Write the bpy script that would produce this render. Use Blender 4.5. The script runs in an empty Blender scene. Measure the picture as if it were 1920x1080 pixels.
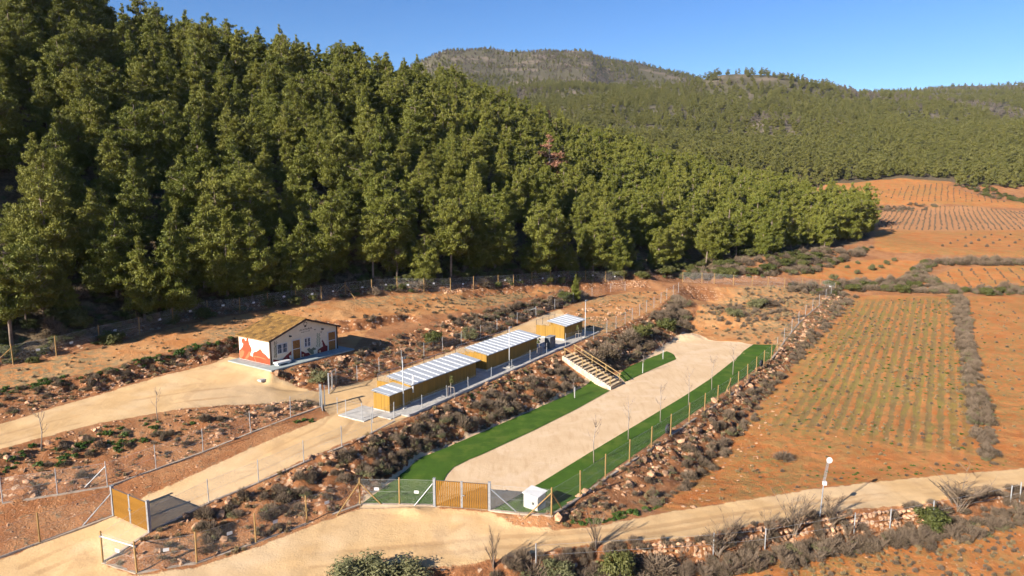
import bpy, bmesh, math, random
import numpy as np
from mathutils import Vector, Matrix, Euler
from mathutils.geometry import delaunay_2d_cdt
from mathutils.bvhtree import BVHTree

rnd = random.Random(7)
nprng = np.random.RandomState(7)
scene = bpy.context.scene
COL = scene.collection

# ------------------------------------------------------------------ camera, sky, sun, exposure
CAM_Z = 23.0
FOC = 1280.0                       # focal length in photograph pixels (24 mm on 36 mm)
PITCH = math.atan(191.0 / FOC)
cam_d = bpy.data.cameras.new('camera')
cam_d.sensor_width = 36.0
cam_d.lens = 24.0
cam_d.clip_start = 0.5
cam_d.clip_end = 12000.0
cam = bpy.data.objects.new('camera', cam_d)
cam.location = (0, 0, CAM_Z)
cam.rotation_euler = (math.pi / 2 - PITCH, 0, 0)
COL.objects.link(cam)
scene.camera = cam

SUN_EL = math.radians(25.0)
SUN_DIR = Vector((0.735, 0.678, 0)).normalized()          # the way shadows fall on the ground
world = bpy.data.worlds.new('World')
scene.world = world
world.use_nodes = True
wn = world.node_tree.nodes
wl = world.node_tree.links
bg = wn['Background']
sky = wn.new('ShaderNodeTexSky')
sky.sky_type = 'NISHITA'
sky.sun_disc = False
sky.sun_elevation = SUN_EL
sky.sun_rotation = math.atan2(-SUN_DIR.x, -SUN_DIR.y)
sky.altitude = 700
sky.air_density = 1.0
sky.dust_density = 0.0
sky.ozone_density = 4.0
hsv = wn.new('ShaderNodeHueSaturation')
hsv.inputs['Saturation'].default_value = 1.2
hsv.inputs['Hue'].default_value = 0.510
wl.new(sky.outputs[0], hsv.inputs['Color'])
wl.new(hsv.outputs[0], bg.inputs[0])
bg.inputs[1].default_value = 0.058
sun_d = bpy.data.lights.new('sun', 'SUN')
sun_d.energy = 5.0
sun_d.angle = math.radians(0.5)
sun_d.color = (1.0, 0.90, 0.76)
sun = bpy.data.objects.new('sun', sun_d)
ldir = Vector((SUN_DIR.x * math.cos(SUN_EL), SUN_DIR.y * math.cos(SUN_EL), -math.sin(SUN_EL)))
sun.rotation_euler = ldir.to_track_quat('-Z', 'Y').to_euler()
sun.location = (-60, -60, 80)
COL.objects.link(sun)
scene.render.engine = 'CYCLES'
scene.view_settings.view_transform = 'Standard'
scene.view_settings.look = 'None'
scene.view_settings.gamma = 1.0
scene.view_settings.exposure = 1.44
scene.view_settings.use_curve_mapping = False
scene.cycles.max_bounces = 4
scene.cycles.diffuse_bounces = 3
scene.cycles.glossy_bounces = 2
scene.cycles.volume_bounces = 0
scene.cycles.use_adaptive_sampling = True
scene.cycles.adaptive_threshold = 0.03
scene.cycles.transparent_max_bounces = 12

# ------------------------------------------------------------------ helpers
FW = Vector((0, math.cos(PITCH), -math.sin(PITCH)))
UP = Vector((0, math.sin(PITCH), math.cos(PITCH)))
CAMP = Vector((0, 0, CAM_Z))

def ray(px, py):
    return FW + Vector(((px - 960) / FOC, 0, 0)) + UP * ((540 - py) / FOC)

def Z(px, py, z):                  # survey point: seen at (px, py), height z
    d = ray(px, py)
    return CAMP + d * ((z - CAM_Z) / d.z)

def D(px, py, y, dz=0.0):          # survey point: seen at (px, py), y metres away
    d = ray(px, py)
    p = CAMP + d * (y / d.y)
    p.z += dz
    return p

def hash2(ix, iy, s):
    n = (ix * 374761393 + iy * 668265263 + s * 974711) & 0xffffffff
    n = ((n ^ (n >> 13)) * 1274126177) & 0xffffffff
    n = n ^ (n >> 16)
    return (n & 0xffff) / 65535.0

def vnoise(x, y, s=0):
    x = np.asarray(x, float); y = np.asarray(y, float)
    x0 = np.floor(x).astype(np.int64); y0 = np.floor(y).astype(np.int64)
    fx = x - x0; fy = y - y0
    fx = fx * fx * (3 - 2 * fx); fy = fy * fy * (3 - 2 * fy)
    a = hash2(x0, y0, s); b = hash2(x0 + 1, y0, s)
    c = hash2(x0, y0 + 1, s); d = hash2(x0 + 1, y0 + 1, s)
    return (a * (1 - fx) + b * fx) * (1 - fy) + (c * (1 - fx) + d * fx) * fy

def fbm(x, y, s=0, o=4):
    t = 0; a = 0.5; f = 1.0
    for i in range(o):
        t = t + a * (vnoise(x * f, y * f, s + i) - 0.5)
        a *= 0.5; f *= 2.03
    return t * 2

def inpoly(px, py, poly):
    r = np.zeros(px.shape, bool)
    n = len(poly)
    for i in range(n):
        x0, y0 = poly[i][0], poly[i][1]; x1, y1 = poly[i - 1][0], poly[i - 1][1]
        if y0 == y1:
            continue
        c = ((y0 > py) != (y1 > py)) & (px < (x1 - x0) * (py - y0) / (y1 - y0) + x0)
        r ^= c
    return r

def sdist(px, py, poly, closed=True):      # distance to a polyline
    best = np.full(px.shape, 1e9)
    n = len(poly)
    for i in range(0 if closed else 1, n):
        x0, y0 = poly[i - 1][0], poly[i - 1][1]; x1, y1 = poly[i][0], poly[i][1]
        dx, dy = x1 - x0, y1 - y0
        l2 = dx * dx + dy * dy + 1e-9
        t = np.clip(((px - x0) * dx + (py - y0) * dy) / l2, 0, 1)
        best = np.minimum(best, np.hypot(px - x0 - t * dx, py - y0 - t * dy))
    return best

def soft(px, py, poly, w):                 # 1 inside, 0 outside, ramp of +-w metres
    out = np.zeros(px.shape)
    xs = [p[0] for p in poly]; ys = [p[1] for p in poly]
    sel = (px > min(xs) - w) & (px < max(xs) + w) & (py > min(ys) - w) & (py < max(ys) + w)
    if not sel.any():
        return out
    a, b = px[sel], py[sel]
    s = sdist(a, b, poly) * np.where(inpoly(a, b, poly), 1, -1)
    out[sel] = np.clip(0.5 + 0.5 * s / w, 0, 1)
    return out

# ------------------------------------------------------------------ terrain: survey lines -> TIN -> sheet
TP = []                                    # (x, y, z)
def line(pts, step=1.0, world_pts=False):
    w = [p if world_pts else Z(*p) for p in pts]
    for a, b in zip(w[:-1], w[1:]):
        n = max(1, int((b - a).length / step))
        for i in range(n):
            TP.append(a.lerp(b, i / n))
    TP.append(w[-1])
    return w

# lower road and its retaining wall
L_wall = line([(300, 1150, -.4), (560, 1095, -.4), (870, 1066, -.5), (1000, 1047, -.55), (1100, 1026, -.6), (1200, 1019, -.6), (1312, 1012, -.7), (1387, 992, -.7), (1444, 983, -.75), (1575, 963, -.8), (1721, 950, -.8), (1790, 934, -.8), (1860, 923, -.8), (2000, 905, -.8), (2400, 850, -.6)])
line([p + Vector((0.12, -0.75, -1.35)) for p in L_wall], 1.0, True)
line([(400, 1400, -2.4), (1000, 1300, -2.6), (1500, 1250, -2.5), (2000, 1100, -2.3), (2300, 1000, -2.1)], 3)
line([(-400, 1180, -.5), (0, 1180, -.5), (300, 1200, -.6)], 3)
L_roadup = line([(690, 957, -.1), (812, 956, -.05), (918, 966, -.05), (1040, 990, -.35), (1110, 985, -.45), (1200, 969, -.6), (1256, 958, -.7), (1425, 932, -.75), (1537, 913, -.75), (1669, 900, -.75), (1796, 887, -.75), (1920, 877, -.75), (2050, 865, -.7), (2400, 830, -.5)])
# lower terrace (exercise yard)
line([(678, 946, 0), (760, 947, 0), (812, 948, 0), (918, 957, 0), (1033, 967, 0)])
L_b1bot = line([(193, 1056, -.1), (257, 1077, -.25), (370, 1058, -.3), (480, 1020, -.2), (576, 982, -.1), (675, 947, 0), (740, 900, 0), (765, 878, 0), (783, 861, 0), (830, 842, 0), (900, 812, 0), (980, 777, 0), (1060, 742, 0), (1108, 719, 0), (1150, 698, .05), (1180, 683, .05), (1230, 662, .1), (1265, 640, .1), (1290, 622, .3)])
L_b1top = line([(284, 999, .8), (340, 972, .9), (400, 946, 1.1), (484, 908, 1.5), (570, 867, 2.0), (641, 838, 2.25), (700, 812, 2.3), (760, 790, 2.35), (800, 769, 2.4), (870, 740, 2.5), (950, 705, 2.6), (1045, 664, 2.8), (1085, 652, 2.85), (1130, 630, 3.0), (1180, 606, 3.1), (1230, 583, 3.3), (1270, 552, 3.8)])
L_b2top = line([(1033, 968, 0), (1085, 937, 0), (1130, 898, 0), (1210, 842, 0), (1300, 778, 0), (1365, 733, 0), (1418, 692, .05), (1460, 660, .2), (1500, 605, 1.0), (1566, 545, 2.2)])
L_b2bot = line([(1040, 989, -.4), (1110, 984, -.45), (1200, 965, -.7), (1260, 928, -1.4), (1310, 890, -1.7), (1370, 828, -1.8), (1400, 790, -1.7), (1440, 740, -1.4), (1490, 680, -1.0), (1540, 630, -.2), (1600, 560, 1.2)])
line([(1000, 850, 0), (1150, 770, 0), (1280, 690, 0), (1340, 650, .1)], 2)
line([(1300, 620, .4), (1330, 638, .15), (1413, 645, .12), (1456, 647, .15)], 1.5)
line([(1330, 570, 1.6), (1400, 575, 1.5), (1480, 575, 1.5)], 2)
line([(1290, 538, 3.2), (1400, 538, 3.0), (1500, 540, 2.6), (1560, 538, 2.5)], 2)
# left lower track and gate
line([(-100, 1082, -.2), (0, 1046, 0), (75, 1018, .2), (140, 988, .4), (212, 965, .75), (270, 935, 1.0), (330, 893, 1.4), (370, 882, 1.5), (480, 835, 1.9), (560, 802, 2.2), (620, 775, 2.35)])
line([(100, 1090, -.3), (193, 1056, 0), (281, 998, .75)])
L_b3bot = line([(-150, 960, 1.0), (0, 945, 1.2), (110, 925, 1.3), (200, 908, 1.3), (293, 878, 1.6), (380, 845, 1.9), (480, 805, 2.2), (560, 775, 2.4), (600, 760, 2.5)])
L_b3top = line([(-150, 885, 3.1), (0, 850, 3.2), (100, 822, 3.3), (180, 800, 3.4), (330, 772, 3.5), (420, 763, 3.4), (500, 758, 3.1), (590, 748, 2.7)])
# house terrace
line([(-150, 850, 3.2), (0, 815, 3.4), (200, 760, 3.7), (400, 715, 4.1), (500, 730, 3.5), (560, 735, 3.0), (600, 735, 2.75)], 2)
L_ubot = line([(-150, 822, 3.3), (0, 790, 3.5), (50, 775, 3.6), (110, 756, 3.7), (200, 731, 3.9), (300, 701, 4.3), (400, 676, 4.6), (447, 660, 4.7)])
L_utop = line([(-150, 765, 4.3), (0, 735, 4.7), (75, 718, 4.9), (180, 700, 5.2), (270, 674, 5.6), (350, 654, 5.9), (445, 632, 6.2)])
line([(427, 670, 4.6), (507, 700, 4.45), (560, 687, 4.5), (660, 655, 4.6)])
line([(447, 660, 4.7), (520, 648, 4.75), (600, 630, 4.8), (690, 617, 4.85), (760, 603, 5.0)])
line([(470, 622, 6.3), (560, 603, 6.3), (640, 600, 6.1), (700, 598, 6.0), (770, 588, 5.8)])
L_ktop = line([(507, 702, 4.4), (560, 690, 4.4), (662, 658, 4.5), (720, 638, 4.6), (800, 608, 4.9), (880, 590, 5.1), (960, 573, 5.1), (1040, 553, 5.0), (1085, 545, 4.7)])
L_kbot = line([(500, 722, 3.6), (540, 732, 3.0), (600, 733, 2.75), (690, 711, 2.6), (740, 694, 2.65), (820, 666, 2.75), (870, 650, 2.85), (900, 637, 2.9), (960, 612, 3.1), (1000, 595, 3.3), (1060, 572, 3.5), (1100, 557, 3.7), (1160, 546, 4.0), (1220, 542, 4.0)])
# upper fence and path
L_fence = line([(-150, 705, 5.2), (25, 683, 5.5), (106, 667, 5.8), (187, 645, 6.2), (262, 625, 6.5), (390, 592, 7.0), (503, 575, 7.3), (600, 563, 7.6), (697, 549, 7.6), (788, 547, 7.3), (888, 541, 7.0), (998, 533, 6.4), (1065, 528, 5.9), (1140, 528, 5.3), (1280, 526, 5.0), (1420, 524, 4.6), (1566, 530, 3.4)], 2)
line([(700, 570, 6.7), (850, 562, 6.2), (1000, 548, 5.5)], 2)
line([(1080, 540, 4.8), (1150, 537, 4.6), (1270, 536, 4.4)], 2)
# right field and the one beyond its hedge
line([(1420, 900, -1.2), (1600, 880, -1.1), (1800, 868, -.9), (1920, 862, -.9), (2300, 830, -.6)], 3)
line([(1500, 780, -1.3), (1640, 780, -1.1), (1850, 780, -.9), (2100, 770, -.7)], 3)
line([(1540, 660, -.2), (1660, 660, 0), (1810, 660, .2), (2000, 660, .4), (2300, 660, .6)], 3)
line([(1620, 560, 1.6), (1700, 556, 1.8), (1790, 556, 1.9), (1920, 560, 2.0), (2200, 565, 2.2)], 3)
# valley fields behind
line([(1480, 528, 3.6), (1600, 530, 3.1), (1700, 532, 3.0), (1800, 545, 2.4), (1920, 545, 2.5), (2200, 545, 2.8)], 4)
line([(1500, 512, 4.8), (1600, 500, 5.1), (1700, 495, 5.3), (1800, 505, 4.8), (1920, 500, 5.0), (2300, 500, 5.3)], 4)
line([(1440, 490, 7.0), (1520, 470, 8.0), (1600, 462, 8.2), (1700, 468, 7.8), (1920, 480, 6.8), (2300, 480, 7)], 4)
line([(1640, 440, 9.3), (1750, 435, 9.6), (1920, 435, 9.6), (2400, 435, 9.8)], 6)
line([(1640, 395, 13.3), (1750, 392, 13.5), (1920, 395, 13.0), (2400, 395, 13)], 8)
for px, py, y in [(1580, 372, 300), (1700, 368, 305), (1920, 380, 295), (2300, 380, 295), (1550, 345, 345), (1650, 338, 352), (1780, 336, 358), (1850, 360, 320), (1920, 372, 305), (2300, 360, 330)]:
    TP.append(D(px, py, y))
# wooded hill: foot, shoulder, ridge, and its far side
TREE = 9.5
ridge = []
for px, py, y in [(-700, -420, 150), (-350, -260, 152), (-60, -120, 155), (100, -50, 160), (230, 4, 168), (400, 40, 182), (600, 76, 198), (760, 106, 212), (860, 126, 226), (960, 172, 240), (1060, 220, 252), (1200, 262, 258), (1350, 308, 244), (1500, 345, 218), (1590, 355, 188)]:
    ridge.append(D(px, py, y, -TREE))
line(ridge, 4, True)
line([p + Vector((25, 60, -16)) for p in ridge[:-3]], 8, True)
line([D(1420, 478, 148), D(1500, 466, 158), D(1590, 456, 168), D(1632, 448, 180), D(1625, 425, 205)], 4, True)
for q in ridge[:-1]:
    f = min(L_fence, key=lambda a: abs(a.x / a.y - q.x / q.y))
    for t, e in ((.3, 1.5), (.55, 2.0), (.8, 1.5)):
        p = f.lerp(q, t); p.z += e
        TP.append(p)
# mid and far hills
for px, py, y, dz in [(1300, 300, 380, 0), (1500, 318, 370, 0), (1700, 320, 385, -2), (1850, 325, 380, -2), (1950, 330, 370, -2), (2300, 320, 380, 0),
                  (1150, 262, 450, 0), (1350, 262, 480, 0), (1550, 270, 480, 0), (1750, 275, 490, 0), (1950, 280, 500, 0), (2300, 270, 500, 0),
                  (1100, 222, 600, 0), (1300, 210, 640, 0), (1500, 215, 650, 0), (1700, 230, 650, 0), (1920, 232, 700, 0), (2300, 230, 700, 0),
                  (1180, 178, 800, 0), (1290, 156, 860, -3), (1350, 136, 880, -3), (1450, 142, 880, -3), (1540, 156, 890, -4), (1640, 176, 930, -4), (1760, 198, 850, 0), (1920, 205, 850, 0),
                  (1200, 175, 1000, -40), (1350, 160, 1050, -60), (1500, 170, 1080, -60),
                  (1640, 160, 1250, -8), (1720, 157, 1250, -8), (1820, 154, 1250, -8), (1920, 152, 1250, -8), (2400, 150, 1300, 0),
                  (1650, 170, 1600, -90), (1900, 165, 1600, -90), (2500, 150, 1700, -90),
                  (700, 150, 1300, 0), (800, 116, 1350, 0), (850, 96, 1350, 0), (900, 92, 1360, 0), (1010, 93, 1380, 0), (1110, 100, 1400, 0), (1200, 114, 1400, 0), (1260, 130, 1400, 0), (1310, 148, 1400, -4), (1400, 165, 1450, -9),
                  (800, 160, 1000, 0), (950, 160, 1000, 0), (1100, 168, 1000, 0), (820, 230, 700, 0), (950, 240, 560, 0), (400, 200, 1300, 0), (0, 250, 1300, 0), (-600, 280, 1300, 0),
                  (900, 130, 1900, -120), (1200, 150, 1900, -120), (500, 230, 600, 0), (0, 260, 500, 0), (-600, 280, 450, 0)]:
    TP.append(D(px, py, y, dz))
for x, y, z in [(-4000, 5000, 60), (0, 5000, 60), (4000, 5000, 60), (-4000, 1500, 60), (4000, 1500, 120), (-4000, -600, 20), (4000, -600, -10), (-200, -300, -6), (200, -300, -8), (-300, 60, 14), (-150, 60, 7), (-120, 30, -1), (0, -30, -4), (0, 15, -3.2), (60, 10, -3), (-60, 10, -2), (150, 40, -2), (300, 100, 2), (300, 300, 18), (-80, 40, 1.0), (-160, 100, 26)]:
    TP.append(Vector((x, y, z)))

res = delaunay_2d_cdt([Vector((p.x, p.y)) for p in TP], [], [], 0, 1e-4)
tv = [Vector((v.x, v.y, TP[o[0]].z if o else 0)) for v, o in zip(res[0], res[3])]
tin = BVHTree.FromPolygons(tv, [tuple(f) for f in res[2]])

def axis(lo, a, b, hi, st, g0, g1):
    mid = list(np.arange(a, b, st))
    l = []; x = a; s = st
    while x > lo:
        s *= g0; x -= s; l.append(x)
    r = []; x = mid[-1]; s = st
    while x < hi:
        s *= g1; x += s; r.append(x)
    return np.array(l[::-1] + mid + r)

GX = axis(-3500, -46, 60, 3500, 0.3, 1.06, 1.06)
GY = axis(-500, 38.5, 102, 4500, 0.3, 1.09, 1.03)
XX, YY = np.meshgrid(GX, GY)
ZZ = np.zeros(XX.shape)
dn = Vector((0, 0, -1))
rc = tin.ray_cast
for j, y in enumerate(GY):
    for i, x in enumerate(GX):
        h = rc(Vector((x, y, 3000)), dn)
        ZZ[j, i] = h[0].z if h[0] else 0.0

def blur(a):
    p = np.pad(a, 1, 'edge')
    return (p[1:-1, 1:-1] * 2 + p[:-2, 1:-1] + p[2:, 1:-1] + p[1:-1, :-2] + p[1:-1, 2:]) / 6.0
ZZ = blur(ZZ)
far = np.clip((YY - 110) / 40, 0, 1) * np.clip((520 - YY) / 150, 0, 1)
B = ZZ
for k in range(6):
    B = blur(B)
ZZ = ZZ * (1 - far) + B * far

# ------------------------------------------------------------------ surface zones (what the ground is made of)
def pick0(px, py):
    h = tin.ray_cast(CAMP, ray(px, py).normalized())
    return h[0] if h[0] else Z(px, py, 0)
def PG(pts):
    return [pick0(*p) for p in pts]

z_sand = [PG(p) for p in (
    [(-100, 1085), (0, 1050), (75, 1021), (140, 991), (212, 966), (281, 997), (195, 1057), (257, 1081), (370, 1063), (480, 1027), (576, 989), (675, 954), (812, 952), (918, 960), (960, 985), (1040, 994), (1110, 988), (1200, 971), (1256, 960), (1425, 934), (1537, 915), (1669, 901), (1796, 888), (1920, 878), (2400, 831), (2400, 846), (2000, 902), (1860, 919), (1790, 930), (1721, 945), (1575, 958), (1444, 978), (1387, 987), (1312, 1007), (1200, 1014), (1100, 1020), (1000, 1036), (870, 1058), (560, 1090), (300, 1140), (-100, 1160)],
    [(281, 997), (212, 966), (277, 927), (325, 907), (400, 872), (480, 836), (560, 803), (620, 778), (600, 760), (575, 745), (600, 733), (690, 713), (740, 696), (820, 668), (900, 640), (960, 615), (1000, 598), (1050, 580), (1060, 590), (1010, 625), (900, 690), (760, 785), (700, 810), (641, 833), (570, 862), (484, 902), (395, 941), (330, 975)],
    [(-150, 830), (0, 795), (50, 780), (110, 761), (200, 736), (300, 706), (400, 681), (430, 668), (500, 690), (510, 705), (540, 715), (600, 735), (590, 748), (500, 757), (420, 760), (330, 767), (180, 794), (100, 815), (0, 842), (-150, 880)])]
z_yard = PG([(832, 890), (805, 948), (918, 957), (985, 922), (1015, 908), (1100, 856), (1200, 797), (1280, 749), (1330, 716), (1380, 676), (1416, 647), (1385, 641), (1330, 639), (1305, 627), (1283, 624), (1255, 640), (1225, 660), (1100, 735), (900, 830)])
z_orange = [PG(p) for p in (
    [(1230, 958), (1260, 930), (1310, 892), (1370, 830), (1440, 742), (1490, 682), (1540, 632), (1605, 558), (1790, 556), (2300, 556), (2300, 830), (1920, 878), (1796, 888), (1537, 914), (1425, 933), (1256, 959)],
    [(1000, 1090), (1250, 1075), (1500, 1048), (1650, 1018), (1750, 998), (1920, 968), (2300, 940), (2300, 1400), (1000, 1400)],
    [(1490, 517), (1580, 493), (1650, 486), (1730, 488), (1690, 522), (1600, 527), (1540, 526)],
    [(1742, 522), (1790, 502), (1920, 500), (2300, 500), (2300, 545), (1920, 545), (1780, 540)],
    [(1640, 470), (1640, 430), (1920, 430), (2400, 430), (2400, 475), (1920, 480), (1750, 476)],
    [(1540, 347), (1600, 341), (1770, 337), (1790, 350), (1830, 362), (1920, 378), (2100, 385), (1920, 393), (1800, 387), (1620, 379), (1590, 365)])]
z_vine = PG([(1620, 428), (1635, 392), (1750, 388), (1920, 396), (2400, 396), (2400, 430), (1920, 431)])
z_rows = PG([(1600, 566), (1780, 560), (1800, 650), (1832, 850), (1700, 838), (1560, 812), (1450, 800), (1500, 705)])
z_path = [PG(p) for p in (
    [(-150, 715), (25, 689), (187, 652), (390, 599), (503, 582), (600, 570), (697, 557), (850, 550), (1000, 541), (1060, 535), (1040, 547), (880, 584), (760, 600), (690, 620), (660, 655), (640, 655), (600, 640), (450, 630), (350, 651), (270, 671), (180, 697), (0, 732), (-150, 760)],
    [(1050, 582), (1100, 562), (1180, 548), (1270, 543), (1230, 580), (1180, 604), (1130, 628), (1085, 640), (1080, 600)],
    [(1290, 622), (1310, 575), (1290, 540), (1400, 537), (1560, 540), (1460, 655), (1413, 645), (1330, 638)])]
hill_foot = [pick0(*p) for p in [(-150, 690), (25, 668), (106, 652), (187, 632), (262, 612), (390, 582), (503, 566), (600, 553), (697, 540), (788, 536), (888, 530), (998, 523), (1065, 518), (1140, 517), (1280, 508), (1370, 497), (1440, 480), (1520, 466), (1600, 456), (1632, 447)]]
hill_poly = hill_foot + [D(1628, 425, 205), D(1600, 400, 235), D(1500, 338, 255), D(1350, 300, 280), D(1200, 262, 296)] + [Vector((p.x + 15, p.y + 45, 0)) for p in ridge[:11]][::-1] + [Vector((-190, 130, 0)), Vector((-130, 62, 0))]

# building frames, pads levelled for them, and the turf borders
KO = Z(731, 774, 2.45); KE = Z(1007, 658, 2.80)
KA = math.atan2(KE.y - KO.y, KE.x - KO.x)
KX = Vector((math.cos(KA), math.sin(KA), 0)); KY = Vector((-math.sin(KA), math.cos(KA), 0))
HO = Z(508, 685, 4.75); HE = Z(633, 653, 4.75)
HA = math.atan2(HE.y - HO.y, HE.x - HO.x); HW = (HE - HO).length
HX = Vector((math.cos(HA), math.sin(HA), 0)); HY = Vector((-math.sin(HA), math.cos(HA), 0))
HDEP = 5.2
KSL = (KE.z - KO.z) / (KE - KO).length
def kpt(x, y, z=0.0):
    p = KO + KX * x + KY * y
    return Vector((p.x, p.y, KO.z + KSL * x + z))
def kloc(px, py, z=0.0):                    # kennel-terrace coordinates of a sighted point
    zz = 2.6
    for k in range(6):
        p = Z(px, py, zz + z); q = p - KO
        zz = KO.z + KSL * q.dot(KX)
    return q.dot(KX), q.dot(KY)
ST_B = Z(1148, 727, .08); ST_T = Z(1057, 668, 2.78)
ST_U = (ST_T - ST_B); ST_U.z = 0; ST_LEN = ST_U.length; ST_U.normalize()
ST_W = Vector((ST_U.y, -ST_U.x, 0)); ST_WID = 2.5
z_turf = [PG(p) for p in (
    [(678, 946), (745, 947), (812, 948), (824, 915), (838, 890), (850, 877), (880, 862), (905, 852), (1000, 808), (1080, 768), (1143, 733), (1108, 719), (1060, 743), (980, 778), (900, 813), (830, 843), (783, 862), (765, 880), (740, 900)],
    [(1172, 716), (1158, 703), (1180, 687), (1215, 672), (1250, 659), (1263, 664), (1268, 673), (1220, 694)],
    [(923, 957), (985, 922), (1010, 908), (1100, 853), (1200, 793), (1280, 745), (1330, 712), (1380, 672), (1395, 658), (1413, 646), (1456, 647), (1447, 668), (1418, 690), (1365, 730), (1300, 775), (1210, 839), (1130, 895), (1085, 933), (1033, 966), (980, 962)])]
m_turf = np.max([soft(XX, YY, p, 0.35) for p in z_turf], axis=0)
pads = []
pads.append(([HO + HX * a + HY * b for a, b in ((-1.6, -2.0), (HW + 1.4, -2.0), (HW + 1.4, HDEP + .6), (-1.6, HDEP + .6))], lambda x, y: 4.66))
pads.append(([kpt(a, b) for a, b in ((-4.2, -2.3), (kloc(1092, 624)[0] + 2.5, -2.3), (kloc(1092, 624)[0] + 2.5, 5.0), (-4.2, 5.0))], lambda x, y: KO.z + KSL * ((x - KO.x) * KX.x + (y - KO.y) * KX.y) - .07))
pads.append(([ST_B + ST_U * a + ST_W * b for a, b in ((-.2, -.5), (ST_LEN + .8, -.5), (ST_LEN + .8, ST_WID + .4), (-.2, ST_WID + .4))], lambda x, y: np.clip(((x - ST_B.x) * ST_U.x + (y - ST_B.y) * ST_U.y) / ST_LEN, 0, 1) * (ST_T.z - ST_B.z) + ST_B.z - .28))
m_pad = np.zeros(XX.shape)
for poly, fz in pads:
    w_ = soft(XX, YY, poly, 0.5)
    ZZ = ZZ * (1 - w_) + fz(XX, YY) * w_
    m_pad = np.maximum(m_pad, w_)
w_ = np.clip(m_turf * 1.6, 0, 1) * (YY < 92)
ZZ = ZZ * (1 - w_) + 0.0 * w_

m_sand = np.max([soft(XX, YY, p, 0.55) for p in z_sand], axis=0)
m_yard = np.maximum(soft(XX, YY, z_yard, 0.3), (sdist(XX, YY, z_turf[0]) < .38) * 1.0)
m_yard = np.maximum(m_yard, m_turf)
m_orange = np.max([soft(XX, YY, p, 1.0) for p in z_orange], axis=0)
m_rows = soft(XX, YY, z_rows, 2.5)
m_vine = soft(XX, YY, z_vine, 1.5)
m_path = np.max([soft(XX, YY, p, 0.9) for p in z_path], axis=0)
m_forest = np.maximum(soft(XX, YY, hill_poly, 1.5), np.clip((YY - 340) / 8, 0, 1) * (1 - m_orange))
gy_, gx_ = np.gradient(ZZ, GY, GX)
slope = np.hypot(gx_, gy_)
m_bank = np.clip((slope - 0.22) / 0.25, 0, 1) * (1 - m_sand) * (1 - m_yard) * (1 - m_turf) * (1 - m_pad) * (YY < 140)
m_bank = np.maximum(m_bank, blur(blur(m_bank))) * (1 - m_turf) * (1 - m_pad)

# relief
n1 = fbm(XX * 0.9, YY * 0.9, 3, 4)
n2 = fbm(XX * 0.16, YY * 0.16, 11, 3)
n3 = fbm(XX * 2.6, YY * 2.6, 21, 2)
ridged = 0.5 - np.abs(fbm(XX * 0.55, YY * 0.55, 31, 3))
calm = np.maximum(np.maximum(m_sand, m_yard), m_turf)
near = np.clip(1 - (YY - 110) / 60, 0, 1)
relief = (1 - m_pad) * calm * (0.05 * n1 * (1 - 0.8 * m_yard) * (1 - m_turf)) + (1 - m_pad) * (1 - calm) * near * (0.09 * n1 + 0.06 * n3 + 0.10 * n2)
relief += m_bank * near * (0.42 * n1 + 0.30 * n3 + 0.5 * (ridged - 0.35))
rowdir = Vector((0.53, 0.848))
across = XX * rowdir.y - YY * rowdir.x
relief += m_rows * 0.05 * np.cos(across * 2 * math.pi / 1.12)
relief += (YY > 150) * (1 - m_orange) * np.clip((YY - 150) / 300, 0, 1) * (13 * fbm(XX / 130, YY / 130, 5, 4) + 9 * (0.3 - np.abs(fbm(XX / 85, YY / 85, 41, 3))) + 1.5 * n2)
ruts = np.zeros(XX.shape)
for pts in ([(40, 1062), (160, 1010), (245, 975)], [(75, 1072), (195, 1020), (262, 985)], [(560, 1040), (900, 1010), (1200, 990), (1500, 942), (1900, 896)], [(560, 1065), (900, 1030), (1200, 1003), (1500, 952), (1900, 906)], [(280, 950), (420, 890), (600, 800), (640, 760)], [(330, 950), (460, 895), (640, 815), (690, 750)], [(0, 815), (250, 750), (480, 720)], [(0, 832), (250, 765), (500, 740)]):
    d = sdist(XX, YY, PG(pts), False)
    ruts = np.maximum(ruts, np.exp(-(d / 0.3) ** 2) * np.clip(.75 + 1.2 * n2, .2, 1))
relief -= ruts * calm * 0.05
pilec = pick0(1288, 634)
relief += 0.55 * np.exp(-(((XX - pilec.x) / 2.6) ** 2 + ((YY - pilec.y) / 2.0) ** 2)) * (1 + 0.5 * n3)
for px, py, r, hgt in ((775, 962, 1.3, .3), (985, 974, 1.6, .32), (1020, 980, 1.0, .28)):
    c = pick0(px, py)
    relief += hgt * np.exp(-(((XX - c.x) / r) ** 2 + ((YY - c.y) / .55) ** 2)) * (1 + n3)
ZZ = ZZ + relief

NX, NY = len(GX), len(GY)
verts = np.stack([XX.ravel(), YY.ravel(), ZZ.ravel()], 1)
ii = (np.arange(NY - 1)[:, None] * NX + np.arange(NX - 1)[None, :]).ravel()
quads = np.stack([ii, ii + 1, ii + 1 + NX, ii + NX], 1)
terr = BVHTree.FromPolygons([tuple(v) for v in verts], [tuple(q) for q in quads.tolist()])

def G(px, py, dz=0.0):                     # where the line of sight meets the ground
    h = terr.ray_cast(CAMP, ray(px, py).normalized())
    p = h[0].copy() if h[0] else Z(px, py, 0)
    p.z += dz
    return p
def H(x, y):
    h = terr.ray_cast(Vector((x, y, 3000)), dn)
    return h[0].z if h[0] else 0.0

# ------------------------------------------------------------------ materials
def new_mat(name):
    m = bpy.data.materials.new(name)
    m.use_nodes = True
    nt = m.node_tree
    return m, nt, nt.nodes, nt.links, nt.nodes['Principled BSDF']

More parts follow.
